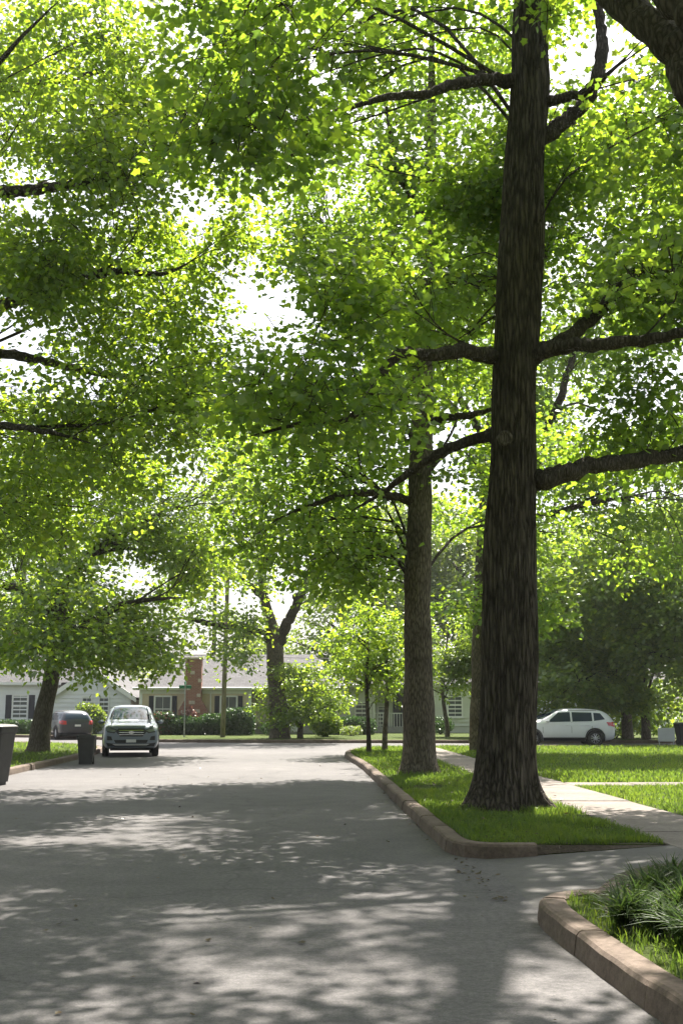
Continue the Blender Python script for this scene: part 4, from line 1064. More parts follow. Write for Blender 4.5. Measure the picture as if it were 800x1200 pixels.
shrub('dark rounded shrub beside the porch of the pale green house', 516, 866, 67, 1.5, 1.0, 1.1, 'leaf_hedge', 1400, .11, 213, .1)
shrub('large dark bush behind the bonnet of the white car', 636, 868, 56.5, 3.0, 2.6, 2.0, 'leaf_dark', 3200, .17, 214, .2)
shrub('tall dark bush between the white car and the board sign', 722, 868, 58.5, 4.0, 3.0, 2.0, 'leaf_dark', 3800, .17, 215, .3)
shrub('dark bush behind the grey board sign', 785, 868, 58.5, 4.6, 2.8, 2.0, 'leaf_dark', 3800, .17, 216, .3)

# ------------------------------------------------------------------ houses
def lap_wall(poly_fn, x0, x1, y, z0, z1, step=0.25, proud=0.055):
    """front wall of overlapping boards facing -Y: poly_fn(z) -> (xl, xr)"""
    m = MB(); z = z0
    while z < z1 - 0.01:
        zt = min(z + step, z1); a = poly_fn(z); b = poly_fn(zt)
        n = len(m.v)
        m.v += [(a[0], y - proud, z), (a[1], y - proud, z), (b[1], y, zt), (b[0], y, zt), (a[0], y, z), (a[1], y, z)]
        m.f += [(n, n + 1, n + 2, n + 3), (n + 4, n + 5, n + 1, n)]
        z = zt
    return m
def window(parent, x, y, z, w, h, shutters=None, mun=(2, 2), proud=0.05):
    f = MB(); t = 0.085
    f.box(x - w / 2 - t, x - w / 2, y - proud, y + .02, z - t, z + h + t); f.box(x + w / 2, x + w / 2 + t, y - proud, y + .02, z - t, z + h + t)
    f.box(x - w / 2, x + w / 2, y - proud, y + .02, z + h, z + h + t); f.box(x - w / 2, x + w / 2, y - proud, y + .02, z - t, z)
    wnd = f.build('window', M['white_paint'], parent)
    MB().box(x - w / 2, x + w / 2, y - 0.012, y + .01, z, z + h).build('pane', M['glass'], wnd)
    g = MB(); g.box(x - w / 2, x + w / 2, y - 0.035, y - .013, z + h / 2 - .025, z + h / 2 + .025)
    for i in range(1, mun[0]): g.box(x - w / 2 + w * i / mun[0] - .009, x - w / 2 + w * i / mun[0] + .009, y - .030, y - .0135, z, z + h / 2 - .026); g.box(x - w / 2 + w * i / mun[0] - .009, x - w / 2 + w * i / mun[0] + .009, y - .030, y - .0135, z + h / 2 + .026, z + h)
    g.build('muntins', M['white_paint'], wnd)
    MB().box(x - w / 2 - .14, x + w / 2 + .14, y - .10, y + .01, z - t - .05, z - t - .003).build('sill', M['white_paint'], wnd)
    if shutters:
        for s in (-1, 1):
            cx = x + s * (w / 2 + t + .03 + shutters / 2); sh = MB()
            sh.box(cx - shutters / 2, cx + shutters / 2, y - .035, y - .0, z - .06, z + h + .06)
            for q in range(int(h / .11)): sh.box(cx - shutters / 2 + .04, cx + shutters / 2 - .04, y - .048, y - .036, z + q * .11, z + q * .11 + .07)
            sh.build('shutter', M['navy'], parent)
    return wnd

def hip_roof(parent, x0, x1, y0, y1, ze, zr, hipl, hipr, mat, over=0.35, th=0.12):
    ym = (y0 + y1) / 2; X0, X1, Y0, Y1 = x0 - over, x1 + over, y0 - over, y1 + over
    a = [(X0, Y0, ze), (X1, Y0, ze), (X1, Y1, ze), (X0, Y1, ze)]; r = [(X0 + hipl, ym, zr), (X1 - hipr, ym, zr)]
    m = MB().add(a + r, [(0, 1, 5, 4), (2, 3, 4, 5), (1, 2, 5), (3, 0, 4), (3, 2, 1, 0)])
    rf = m.build('roof', M[mat], parent)
    MB().box(X0, X1, Y0 - .03, Y0 + .09, ze - .14, ze - .004).build('fascia', M['white_paint'], rf)
    gt = MB().tube([(Vector((X0, Y0 - .09, ze - .03)), .055), (Vector((X1, Y0 - .09, ze - .03)), .055)], 8); gt.build('gutter', M['white_paint'], rf)
    return rf

# cream house
YH = 68.0
hx0, hx1 = W(163, 850, YH).x, W(294, 850, YH).x
house = empty('cream_house', ((hx0 + hx1) / 2, YH, LZ)); hinv = Matrix.Translation(-Vector(((hx0 + hx1) / 2, YH, LZ)))
tag(house, 'cream house with grey hipped roof, dark shutters and red brick chimney', 'house')
def fix(root):
    inv_ = Matrix.Translation(-root.location)
    for ch in root.children: ch.matrix_parent_inverse = inv_
ze, zr = W(200, 806, YH).z, W(240, 767, YH + 4.2).z
MB().box(hx0, hx1, YH, YH + 8.4, LZ - .1, ze - .01).build('wall', M['cream_wall'], house)
MB().box(hx0 - .02, hx1 + .02, YH - .03, YH + 8.4, LZ - .1, LZ + .4).build('foundation', M['foundation'], house)
for xx in (hx0, hx1 - .14): MB().box(xx - .02, xx + .16, YH - .045, YH - .005, LZ + .41, ze - .15).build('corner_board', M['white_paint'], house)
MB().box(hx0 + .17, hx1 - .17, YH - .035, YH - .003, ze - .34, ze - .15).build('frieze_board', M['white_paint'], house)
hip_roof(house, hx0, hx1 + 5.2, YH, YH + 8.4, ze, zr, 2.4, 2.0, 'shingle')
zw = W(190, 845, YH).z
wx1, wx2 = W(191, 830, YH).x, W(268, 830, YH).x
window(house, wx1, YH - .02, zw, .86, 1.38, .27)
window(house, wx2, YH - .02, zw, .86, 1.38, .27)
# chimney: stepped brick stack against the front wall
cx0, cx1 = W(217, 800, YH - .6).x, W(236, 800, YH - .6).x
ctop = W(226, 772, YH).z - .05
ch = MB().prism_y([(cx0 - .35, LZ - .1), (cx1 + .35, LZ - .1), (cx1 + .35, LZ + 1.35), (cx1, LZ + 1.95), (cx1, ctop), (cx0, ctop), (cx0, LZ + 1.95), (cx0 - .35, LZ + 1.35)], YH - .62, YH - .04).build('chimney', M['brick'], house)
MB().box(cx0 - .07, cx1 + .07, YH - .69, YH + .03, ctop + .003, ctop + .12).bevel(.015, 1).build('chimney_cap', M['stone'], ch)
for q, (xx, zz, ww, hh_) in enumerate([(.15, .8, .35, .22), (.6, 1.2, .3, .2), (.25, 1.7, .34, .2), (.7, 2.1, .22, .2), (.1, 2.5, .22, .22), (.75, 2.95, .22, .2), (.4, 1.25, .26, .16), (-.2, 1.15, .3, .2), (.3, 3.4, .25, .2)]):
    MB().box(cx0 + xx, min(cx1 + .3, cx0 + xx + ww), YH - .65, YH - .618, LZ + zz, LZ + zz + hh_).bevel(.01, 1).build('accent_stone', M['stone'], ch)
for xx in (cx1 + .5,): MB().tube([(Vector((xx, YH - .08, LZ + .4)), .04), (Vector((xx, YH - .08, ze - .2)), .04)], 8).build('downpipe', M['white_paint'], house)
# garage wing, pinkish beige boards, set back
gx0, gx1, YG = hx1 + .02, hx1 + 5.2, YH + 1.2
MB().box(gx0, gx1, YG, YH + 8.0, LZ - .1, ze - .02).build('wall', M['beige_siding'], house)
lap_wall(lambda z: (gx0 + .02, gx1 - .02), gx0, gx1, YG - .004, LZ + .55, ze - .2, .2).build('siding', M['beige_siding'], house)
MB().box(gx0, gx1, YG - .03, YG + .02, LZ - .1, LZ + .53).build('foundation', M['foundation'], house)
for xp in (345, 381):
    wx = W(xp, 850, YG).x
    window(house, wx, YG - .03, LZ + 1.0, .7, 1.1, None)
wx = W(348, 860, YG).x
MB().box(wx - .35, wx + .35, YG - .06, YG - .031, LZ + .1, LZ + .45).build('vent', M['white_paint'], house)
fix(house)

# white house on the left: long wing with shuttered window, gabled wing to its right
YW = 71.0
wx0, wxm, wx1_ = W(-90, 850, YW).x, W(67, 850, YW).x, W(152, 850, YW).x
wh = empty('white_house', ((wx0 + wx1_) / 2, YW, LZ)); tag(wh, 'white clapboard house with a gabled wing and dark shutters', 'house')
zeW = W(20, 800, YW).z
MB().box(wx0, wxm, YW, YW + 8, LZ - .1, zeW - .01).build('wall', M['white_siding'], wh)
lap_wall(lambda z: (wx0 + .02, wxm - .02), 0, 0, YW - .004, LZ + .35, zeW - .16, .25).build('siding', M['white_siding'], wh)
window(wh, W(24, 830, YW).x, YW - .03, W(24, 841, YW).z, .82, 1.3, .36)
window(wh, W(-40, 830, YW).x, YW - .03, W(24, 841, YW).z, .82, 1.3, .36)
rfz = W(20, 760, YW + 4).z
m = MB().prism_x([(YW - .4, zeW), (YW + 8.4, zeW), (YW + 4, rfz + .3)], wx0 - .3, wxm + .9); m.build('roof', M['shingle_dark'], wh)
MB().box(wx0 - .3, wxm + .25, YW - .46, YW - .402, zeW - .14, zeW + .02).build('fascia', M['white_paint'], wh)
ccx = W(10, 770, YW + 3).x
MB().box(ccx - .35, ccx + .35, YW + 3.2, YW + 3.9, rfz - .8, rfz + 1.3).build('chimney', M['brick'], wh)
# gable wing
YG2 = YW - 1.6
ga, gb = W(60, 850, YG2).x, W(153, 850, YG2).x
zg = W(120, 816, YG2).z; zp = W(118, 786, YG2).z; gm_ = (ga + gb) / 2
gp = [(ga, LZ - .1), (gb, LZ - .1), (gb, zg), (gm_, zp), (ga, zg)]
MB().prism_y(gp, YG2, YW + 7.5).build('wall', M['white_siding'], wh)
lap_wall(lambda z: (ga + .02 if z < zg else ga + (gm_ - ga) * (z - zg) / (zp - zg), gb - .02 if z < zg else gb - (gb - gm_) * (z - zg) / (zp - zg)), 0, 0, YG2 - .004, LZ + .3, zp, .25).build('siding', M['white_siding'], wh)
sl = (zp - zg) / (gm_ - ga)
for s, xa in ((1, ga), (-1, gb)):
    o_ = .35
    pts = [(gm_, zp + .02), (xa - s * o_, zg - sl * o_ + .02), (xa - s * o_, zg - sl * o_ + .14), (gm_, zp + .16)]
    if s < 0: pts = pts[::-1]
    MB().prism_y(pts, YG2 - .3, YW + 7.8).build('roof', M['shingle_dark'], wh)
    pts2 = [(gm_, zp - .14), (xa - s * o_, zg - sl * o_ - .14), (xa - s * o_, zg - sl * o_ + .17), (gm_, zp + .19)]
    if s < 0: pts2 = pts2[::-1]
    MB().prism_y(pts2, YG2 - .36, YG2 - .303).build('rake_board', M['white_paint'], wh)
window(wh, W(102, 830, YG2).x, YG2 - .03, W(100, 838, YG2).z, .5, 1.05, None)
window(wh, W(122, 830, YG2).x, YG2 - .03, W(100, 838, YG2).z, .5, 1.05, None)
fix(wh)

# pale green house, centre right
YP = 72.0
pa, pb, pc, pd = W(388, 850, YP).x, W(436, 850, YP).x, W(506, 850, YP).x, W(566, 850, YP).x
ph = empty('pale_green_house', ((pa + pd) / 2, YP, LZ)); tag(ph, 'pale green clapboard house with a small railed porch behind the street trees', 'house')
zeP = LZ + 2.9
for (a_, b_, yy) in ((pa, pb, YP), (pb + .003, pc, YP + 1.3), (pc + .003, pd, YP - .4)):
    MB().box(a_, b_, yy, YP + 8, LZ - .1, zeP - .01).build('wall', M['pale_siding'], ph)
    lap_wall(lambda z: (a_ + .02, b_ - .02), 0, 0, yy - .004, LZ + .4, zeP - .1, .25).build('siding', M['pale_siding'], ph)
    for xx in (a_ + .02, b_ - .16): MB().box(xx, xx + .14, yy - .05, yy - .027, LZ + .3, zeP - .1).build('corner_board', M['white_paint'], ph)
window(ph, W(424, 840, YP).x, YP - .03, W(424, 848, YP).z, .75, 1.25, None)
window(ph, W(450, 840, YP).x, YP + 1.27, W(424, 852, YP).z, .6, 1.2, None)
window(ph, W(532, 835, YP).x, YP - .43, LZ + 1.0, .8, 1.3, None)
dxp = W(470, 850, YP).x
dr_ = MB().box(dxp - .45, dxp + .45, YP + 1.22, YP + 1.268, LZ + .35, LZ + 2.4).build('door', M['navy'], ph)
MB().tube([(Vector((dxp + .35, YP + 1.19, LZ + 1.3)), .03), (Vector((dxp + .35, YP + 1.15, LZ + 1.3)), .03)], 6).build('handle', M['chrome'], dr_)
MB().box(pb + .05, pc - .05, YP - .1, YP + 1.2, LZ - .05, LZ + .34).build('porch_floor', M['foundation'], ph)
MB().box(pb + .05, pc - .05, YP - .12, YP - .06, LZ + 1.14, LZ + 1.2).build('porch_rail', M['white_paint'], ph)
xx = pb + .15
bal = MB().box(-.02, .02, -.02, .02, LZ + .34, LZ + 1.14).mesh('baluster'); bal.materials.append(M['white_paint'])
while xx < pc - .1:
    o = link('baluster', bal, None, ph); o.location = (xx, YP - .09, 0); xx += .17
for xx in (pb + .1, pc - .15): MB().box(xx - .06, xx + .06, YP - .15, YP - .03, LZ + .34, zeP - .12).build('porch_post', M['white_paint'], ph)
hip_roof(ph, pa, pd, YP - .4, YP + 8, zeP, zeP + 2.6, 2.5, 2.5, 'shingle')
fix(ph)

# pale house behind the white car
YQ = 76.0
qa, qb = W(640, 850, YQ).x, W(780, 850, YQ).x
qh = empty('pale_gable_house', ((qa + qb) / 2, YQ, LZ)); tag(qh, 'pale pinkish house glimpsed through the foliage above the white car', 'house')
MB().box(qa, qb, YQ, YQ + 8, LZ - .1, LZ + 2.9).build('wall', M['white_siding'], qh)
lap_wall(lambda z: (qa, qb), 0, 0, YQ - .004, LZ + .3, LZ + 2.85, .25).build('siding', M['white_siding'], qh)
qm = W(672, 850, YQ).x
MB().prism_y([(qm - 1.6, LZ + 2.3), (qm + 1.6, LZ + 2.3), (qm, LZ + 4.0)], YQ - 1.4, YQ - .02).build('porch_gable', M['white_siding'], qh)
for s in (-1, 1):
    pts = [(qm, LZ + 4.02), (qm + s * 1.9, LZ + 2.0), (qm + s * 1.9, LZ + 2.14), (qm, LZ + 4.16)]
    MB().prism_y(pts if s > 0 else pts[::-1], YQ - 1.5, YQ + .6).build('porch_roof', M['shingle'], qh)
    MB().box(qm + s * 1.45 - .08, qm + s * 1.45 + .08, YQ - 1.35, YQ - 1.2, LZ - .05, LZ + 2.3).build('porch_post', M['white_paint'], qh)
hip_roof(qh, qa, qb, YQ, YQ + 8, LZ + 2.9, LZ + 5.4, 2.2, 2.2, 'shingle')
window(qh, W(720, 850, YQ).x, YQ - .03, LZ + .9, .8, 1.2, .3)
fix(qh)

# ------------------------------------------------------------------ vehicles
def wheel_build(parent, x, y, r, w, side, rim='rim', spokes=5):
    wh_ = empty('wheel', (x, y, r)); wh_.parent = parent
    prof = [(r * .60, -w / 2), (r * .93, -w / 2), (r, -w * .36), (r, w * .36), (r * .93, w / 2), (r * .60, w / 2), (r * .58, w * .3), (r * .58, -w * .3)]
    m = MB(); S = 32; K = len(prof)
    for k_ in range(S):
        a = 2 * math.pi * k_ / S
        for rr, yy in prof: m.v.append((rr * math.cos(a), yy, rr * math.sin(a)))
    for k_ in range(S):
        for j in range(K): m.f.append((k_ * K + j, k_ * K + (j + 1) % K, ((k_ + 1) % S) * K + (j + 1) % K, ((k_ + 1) % S) * K + j))
    m.build('tyre', M['rubber'], wh_, True)
    rm = MB(); yo_ = side * w * .30
    for k_ in range(spokes):
        a = 2 * math.pi * k_ / spokes + .3
        for da in (-.14, .14):
            ca, sa = math.cos(a + da), math.sin(a + da); ca2, sa2 = math.cos(a + da * 2.0), math.sin(a + da * 2.0)
            rm.tube([(Vector((ca * r * .1, yo_ + side * .02, sa * r * .1)), r * .06), (Vector((ca2 * r * .585, yo_ + side * .01, sa2 * r * .585)), r * .045)], 6)
    ringp = [(r * .57, yo_ - .02), (r * .62, yo_ - .02), (r * .62, yo_ + .03 * side), (r * .57, yo_ + .03 * side)]
    b0 = len(rm.v)
    for k_ in range(S):
        a = 2 * math.pi * k_ / S
        for rr, yy in ringp: rm.v.append((rr * math.cos(a), yy, rr * math.sin(a)))
    for k_ in range(S):
        for j in range(4): rm.f.append((b0 + k_ * 4 + j, b0 + k_ * 4 + (j + 1) % 4, b0 + ((k_ + 1) % S) * 4 + (j + 1) % 4, b0 + ((k_ + 1) % S) * 4 + j))
    rm.tube([(Vector((0, yo_ - side * .02, 0)), r * .15), (Vector((0, yo_ + side * .035, 0)), r * .12)], 12)
    rm.build('rim', M[rim], wh_)
    disc = MB().tube([(Vector((0, yo_ - side * .05, 0)), r * .575), (Vector((0, yo_ - side * .07, 0)), r * .575)], 24); disc.build('brake_disc', M['trim'], wh_)

def crossover(name, label, loc, heading, paint, L=4.5, Wd=1.84, H=1.68, wr_=.35, tail='suv', group=None):
    root = empty(name, loc, heading); tag(root, label, 'car', group)
    kx, ky, kz = L / 4.5, Wd / 1.86, H / 1.70
    st = [(-2.25, .50, .66, .92, .66, .98, .56), (-2.18, .36, .80, 1.0, .79, 1.14, .62), (-2.02, .28, .90, 1.05, .87, 1.44, .60), (-1.72, .25, .92, 1.05, .885, 1.62, .65), (-1.1, .24, .93, 1.03, .895, 1.685, .68), (-.3, .24, .93, 1.01, .90, 1.70, .69),
          (.25, .24, .93, 1.0, .895, 1.64, .68), (.62, .24, .93, .99, .89, 1.42, .70), (.98, .24, .93, 1.0, .89, 1.20, .78), (1.10, .24, .93, 1.04, .885, 1.155, .80), (1.45, .25, .93, 1.03, .88, 1.13, .80), (1.85, .26, .925, 1.0, .87, 1.08, .79), (2.10, .27, .90, .95, .85, 1.02, .78), (2.20, .29, .875, .88, .83, .955, .76), (2.25, .34, .84, .80, .80, .86, .74), (2.255, .40, .70, .74, .68, .78, .62)]
    rings = []
    for (x, zb, w, zs, ws, zr_, wr2) in st:
        x *= kx; w *= ky; ws *= ky; wr2 *= ky; zb *= kz; zs *= kz; zr_ *= kz
        half = [(0, zb), (w * .86, zb), (w * .985, zb + .12), (w, (zb + zs) / 2), (ws, zs), (wr2 + (ws - wr2) * .12, zs + (zr_ - zs) * .8), (wr2 * .86, zs + (zr_ - zs) * .97), (0, zr_ + .01)]
        rings.append([(x, y, z) for y, z in half] + [(x, -y, z) for y, z in half[-2:0:-1]])
    m = MB(); K = len(rings[0])
    for r_ in rings: m.v += r_
    for i in range(len(rings) - 1):
        for j in range(K): m.f.append((i * K + j, (i + 1) * K + j, (i + 1) * K + (j + 1) % K, i * K + (j + 1) % K))
    m.f.append(tuple(range(K))); m.f.append(tuple((len(rings) - 1) * K + j for j in range(K - 1, -1, -1)))
    body = m.build('body', M[paint], None, True)
    bm_ = bmesh.new(); bm_.from_mesh(body.data); bmesh.ops.recalc_face_normals(bm_, faces=bm_.faces)
    bm_.verts.ensure_lookup_table(); cr_ = bm_.edges.layers.float.new('crease_edge')
    for e_ in bm_.edges:
        i0, i1 = sorted(v.index for v in e_.verts); r0_, j0 = divmod(i0, K); r1_, j1 = divmod(i1, K)
        jj = min(j0, K - j0)
        if j0 == j1 and jj in (1, 4): e_[cr_] = .55
        if j0 == j1 and jj == 6 and 7 < r0_: e_[cr_] = .5
        if r0_ == r1_ and r0_ in (9, 12): e_[cr_] = .5
        if r0_ == r1_ and r0_ == 1: e_[cr_] = .4
    bm_.to_mesh(body.data); bm_.free()
    md = body.modifiers.new('s', 'SUBSURF'); md.levels = md.render_levels = 2
    deps = bpy.context.evaluated_depsgraph_get(); deps.update()
    ev = body.evaluated_get(deps); me2 = bpy.data.meshes.new_from_object(ev)
    bv = BVHTree.FromPolygons([v.co.copy() for v in me2.vertices], [tuple(p.vertices) for p in me2.polygons])
    wbx = [1.36 * kx, -1.32 * kx]
    cut = MB()
    for x in wbx:
        for s in (-1, 1):
            cut.tube([(Vector((x, s * (Wd / 2 - .30), wr_ + .01)), wr_ * 1.16), (Vector((x, s * (Wd / 2 + .2), wr_ + .01)), wr_ * 1.16)], 36)
    co = cut.build('cutter', M['trim']); 
    bm_ = bmesh.new(); bm_.from_mesh(co.data); bmesh.ops.recalc_face_normals(bm_, faces=bm_.faces); bm_.to_mesh(co.data); bm_.free()
    b2 = body.modifiers.new('b', 'BOOLEAN'); b2.operation = 'DIFFERENCE'; b2.object = co; b2.solver = 'EXACT'
    deps = bpy.context.evaluated_depsgraph_get(); deps.update()
    me3 = bpy.data.meshes.new_from_object(body.evaluated_get(deps))
    body.modifiers.clear(); body.data = me3; bpy.data.objects.remove(co)
    me3.polygons.foreach_set('use_smooth', [True] * len(me3.polygons))
    body.parent = root
    def patch(nm, mat, poly, axis, sgn, off=.006, cuts=3, parent=root):
        """a panel laid on the body surface; poly in (x,z) for axis y, (y,z) for axis x"""
        bm2 = bmesh.new()
        vs_ = [bm2.verts.new((p[0], 0, p[1]) if axis == 'y' else (0, p[0], p[1])) for p in poly]
        bm2.faces.new(vs_); bmesh.ops.triangulate(bm2, faces=bm2.faces[:]); bmesh.ops.subdivide_edges(bm2, edges=bm2.edges[:], cuts=cuts, use_grid_fill=True)
        for v in bm2.verts:
            if axis == 'y': o_, dd = Vector((v.co.x, sgn * 3, v.co.z)), Vector((0, -sgn, 0))
            else: o_, dd = Vector((sgn * 5, v.co.y, v.co.z)), Vector((-sgn, 0, 0))
            h_ = bv.ray_cast(o_, dd)
            if h_[0] is None:
                h_ = bv.find_nearest(Vector((v.co.x, sgn * Wd * .45, v.co.z)) if axis == 'y' else Vector((sgn * L * .49, v.co.y, v.co.z)))
                v.co = h_[0] - dd * off
            else: v.co = h_[0] - dd * off
        bmesh.ops.recalc_face_normals(bm2, faces=bm2.faces[:])
        me_ = bpy.data.meshes.new(nm); bm2.to_mesh(me_); bm2.free()
        return link(nm, me_, M[mat], parent, True)
    def sc(poly, ax): return [((p[0] * (kx if ax == 'y' else ky)), p[1] * kz) for p in poly]
    # glass
    patch('windshield', 'car_glass', sc([(-.64, 1.635), (.64, 1.635), (.82, 1.21), (-.82, 1.21)], 'x'), 'x', 1, .016, 14)
    patch('rear_window', 'car_glass', sc([(-.55, 1.52), (.55, 1.52), (.66, 1.16), (-.66, 1.16)], 'x'), 'x', -1, .016, 14)
    for s in (-1, 1):
        patch('side_window', 'car_glass', sc([(.72, 1.08), (-.28, 1.10), (-.28, 1.52), (.22, 1.50)], 'y'), 'y', s, .008)
        patch('side_window', 'car_glass', sc([(-.36, 1.10), (-1.22, 1.12), (-1.22, 1.50), (-.36, 1.52)], 'y'), 'y', s, .008)
        patch('side_window', 'car_glass', sc([(-1.30, 1.13), (-1.78, 1.20), (-1.60, 1.47), (-1.30, 1.49)], 'y'), 'y', s, .008)
        patch('sill_trim', 'trim', sc([(.92, .25), (.92, .40), (-.88, .40), (-.88, .25)], 'y'), 'y', s, .010)
        for xd in (.92, -.32, -1.2): patch('door_seam', 'trim', sc([(xd, .42), (xd + .014, .42), (xd + .014, 1.06), (xd, 1.06)], 'y'), 'y', s, .003, 2)
        for xd in (-.18, -1.02):
            MB().box(xd * kx - .09, xd * kx + .09, s * (Wd / 2 - .03), s * (Wd / 2 + .022), .93 * kz, .96 * kz).build('door_handle', M[paint], root)
        for xw in wbx:
            arc = MB(); 
            pts = [(Vector((xw + math.cos(a) * wr_ * 1.19, 0, wr_ + .01 + math.sin(a) * wr_ * 1.19)), .022) for a in np.linspace(-.35, math.pi + .35, 20)]
            q_ = []
            for p, r_ in pts:
                h_ = bv.ray_cast(Vector((p.x, s * 3, p.z)), Vector((0, -s, 0)))
                q_.append((Vector((p.x, (h_[0].y if h_[0] else s * Wd * .47), p.z)), r_))
            arc.tube(q_, 6); arc.build('wheel_arch', M['trim'], root, True)
        # mirror
        mr = MB().box(-.07, .07, -.10, .10, -.065, .065).bevel(.04, 3); mo = mr.build('mirror', M[paint], root, True); mo.location = (.72 * kx, s * (Wd / 2 + .07), 1.12 * kz)
        MB().box(-.072, -.070, -.07, .07, -.045, .045).build('mirror_glass', M['car_glass'], mo)
        MB().box(.68 * kx, .76 * kx, s * (Wd / 2 - .06), s * (Wd / 2 - .0), 1.075 * kz, 1.11 * kz).build('mirror_stalk', M['trim'], root)
        # lamps
        patch('headlight_housing', 'trim', sc([(s * .86, 1.02), (s * .845, .81), (s * .56, .765), (s * .40, .86)], 'x'), 'x', 1, .007)
        patch('headlight', 'lamp_glass', sc([(s * .83, .99), (s * .82, .84), (s * .58, .80), (s * .47, .86)], 'x'), 'x', 1, .012)
        patch('fog_light', 'trim', sc([(s * .77, .68), (s * .77, .54), (s * .60, .54), (s * .64, .66)], 'x'), 'x', 1, .010)
        patch('tail_light', 'tail_red', sc([(s * .84, 1.10), (s * .84, .86), (s * .58, .86), (s * .60, 1.06)], 'x'), 'x', -1, .010)
        patch('tail_light', 'tail_red', sc([(-2.12, 1.06), (-1.82, 1.08), (-1.90, .92), (-2.16, .88)], 'y'), 'y', s, .010)
        patch('rail', 'trim', sc([(.1, 1.60), (-1.45, 1.58), (-1.45, 1.60), (.1, 1.62)], 'y'), 'y', s, .02)
    patch('grille', 'trim', sc([(-.42, .92), (.42, .92), (.50, .82), (.36, .66), (-.36, .66), (-.50, .82)], 'x'), 'x', 1, .010)
    for zz in (.71, .78, .85): patch('grille_bar', 'chrome', sc([(-.40, zz), (.40, zz), (.40, zz + .02), (-.40, zz + .02)], 'x'), 'x', 1, .018, 3)
    em = MB().tube([(Vector((0, 0, 0)), .05), (Vector((.012, 0, 0)), .05)], 20); em.v = [(x, y * 1.7, z) for x, y, z in em.v]; eo = em.build('emblem', M['chrome'], root)
    h_ = bv.ray_cast(Vector((5, 0, .79 * kz)), Vector((-1, 0, 0))); eo.location = (h_[0].x + .02, 0, .79 * kz)
    patch('lower_grille', 'trim', sc([(-.55, .55), (.55, .55), (.50, .45), (-.50, .45)], 'x'), 'x', 1, .010)
    patch('lower_bumper', 'trim', sc([(-.80, .46), (-.56, .43), (.56, .43), (.80, .46), (.74, .34), (-.74, .34)], 'x'), 'x', 1, .006)
    patch('skid_plate', 'rim', sc([(-.6, .415), (.6, .415), (.5, .37), (-.5, .37)], 'x'), 'x', 1, .014)
    patch('bumper_trim', 'trim', sc([(-.78, .60), (.78, .60), (.74, .42), (-.74, .42)], 'x'), 'x', -1, .010)
    patch('licence_plate', 'plate', sc([(-.16, .57), (.16, .57), (.16, .47), (-.16, .47)], 'x'), 'x', 1, .022)
    patch('licence_plate', 'plate', sc([(-.16, .86), (.16, .86), (.16, .75), (-.16, .75)], 'x'), 'x', -1, .022)
    for x in wbx:
        for s in (-1, 1): wheel_build(root, x, s * (Wd / 2 - .115), wr_, .22, s)
    MB().box(-2.0 * kx, 2.0 * kx, -Wd * .36, Wd * .36, .20, .30).build('underbody', M['trim'], root)
    return root

ps = G(150, 887, 0)
crossover('parked_car', 'silver blue crossover parked at the left kerb facing down the street', (ps.x - .32, ps.y + 2.1, 0.0), math.radians(-90 + 11), 'silver', 4.5, 1.84, 1.68)
pw = G(660, 874, 0)
wcx = (W(601, 860, 49.5).x + W(714, 860, 49.5).x) / 2
crossover('parked_car', 'white crossover parked sideways beyond the front lawn', (wcx, 49.7, 0.0), math.radians(180), 'car_white', 4.35, 1.80, 1.58, .335)
pd_ = G(88, 867, 0)
crossover('parked_car', 'dark grey hatchback parked in front of the white house, tail towards the bins', (pd_.x - .9, pd_.y + 1.9, 0.0), math.radians(118), 'car_dark', 4.4, 1.82, 1.52, .33)

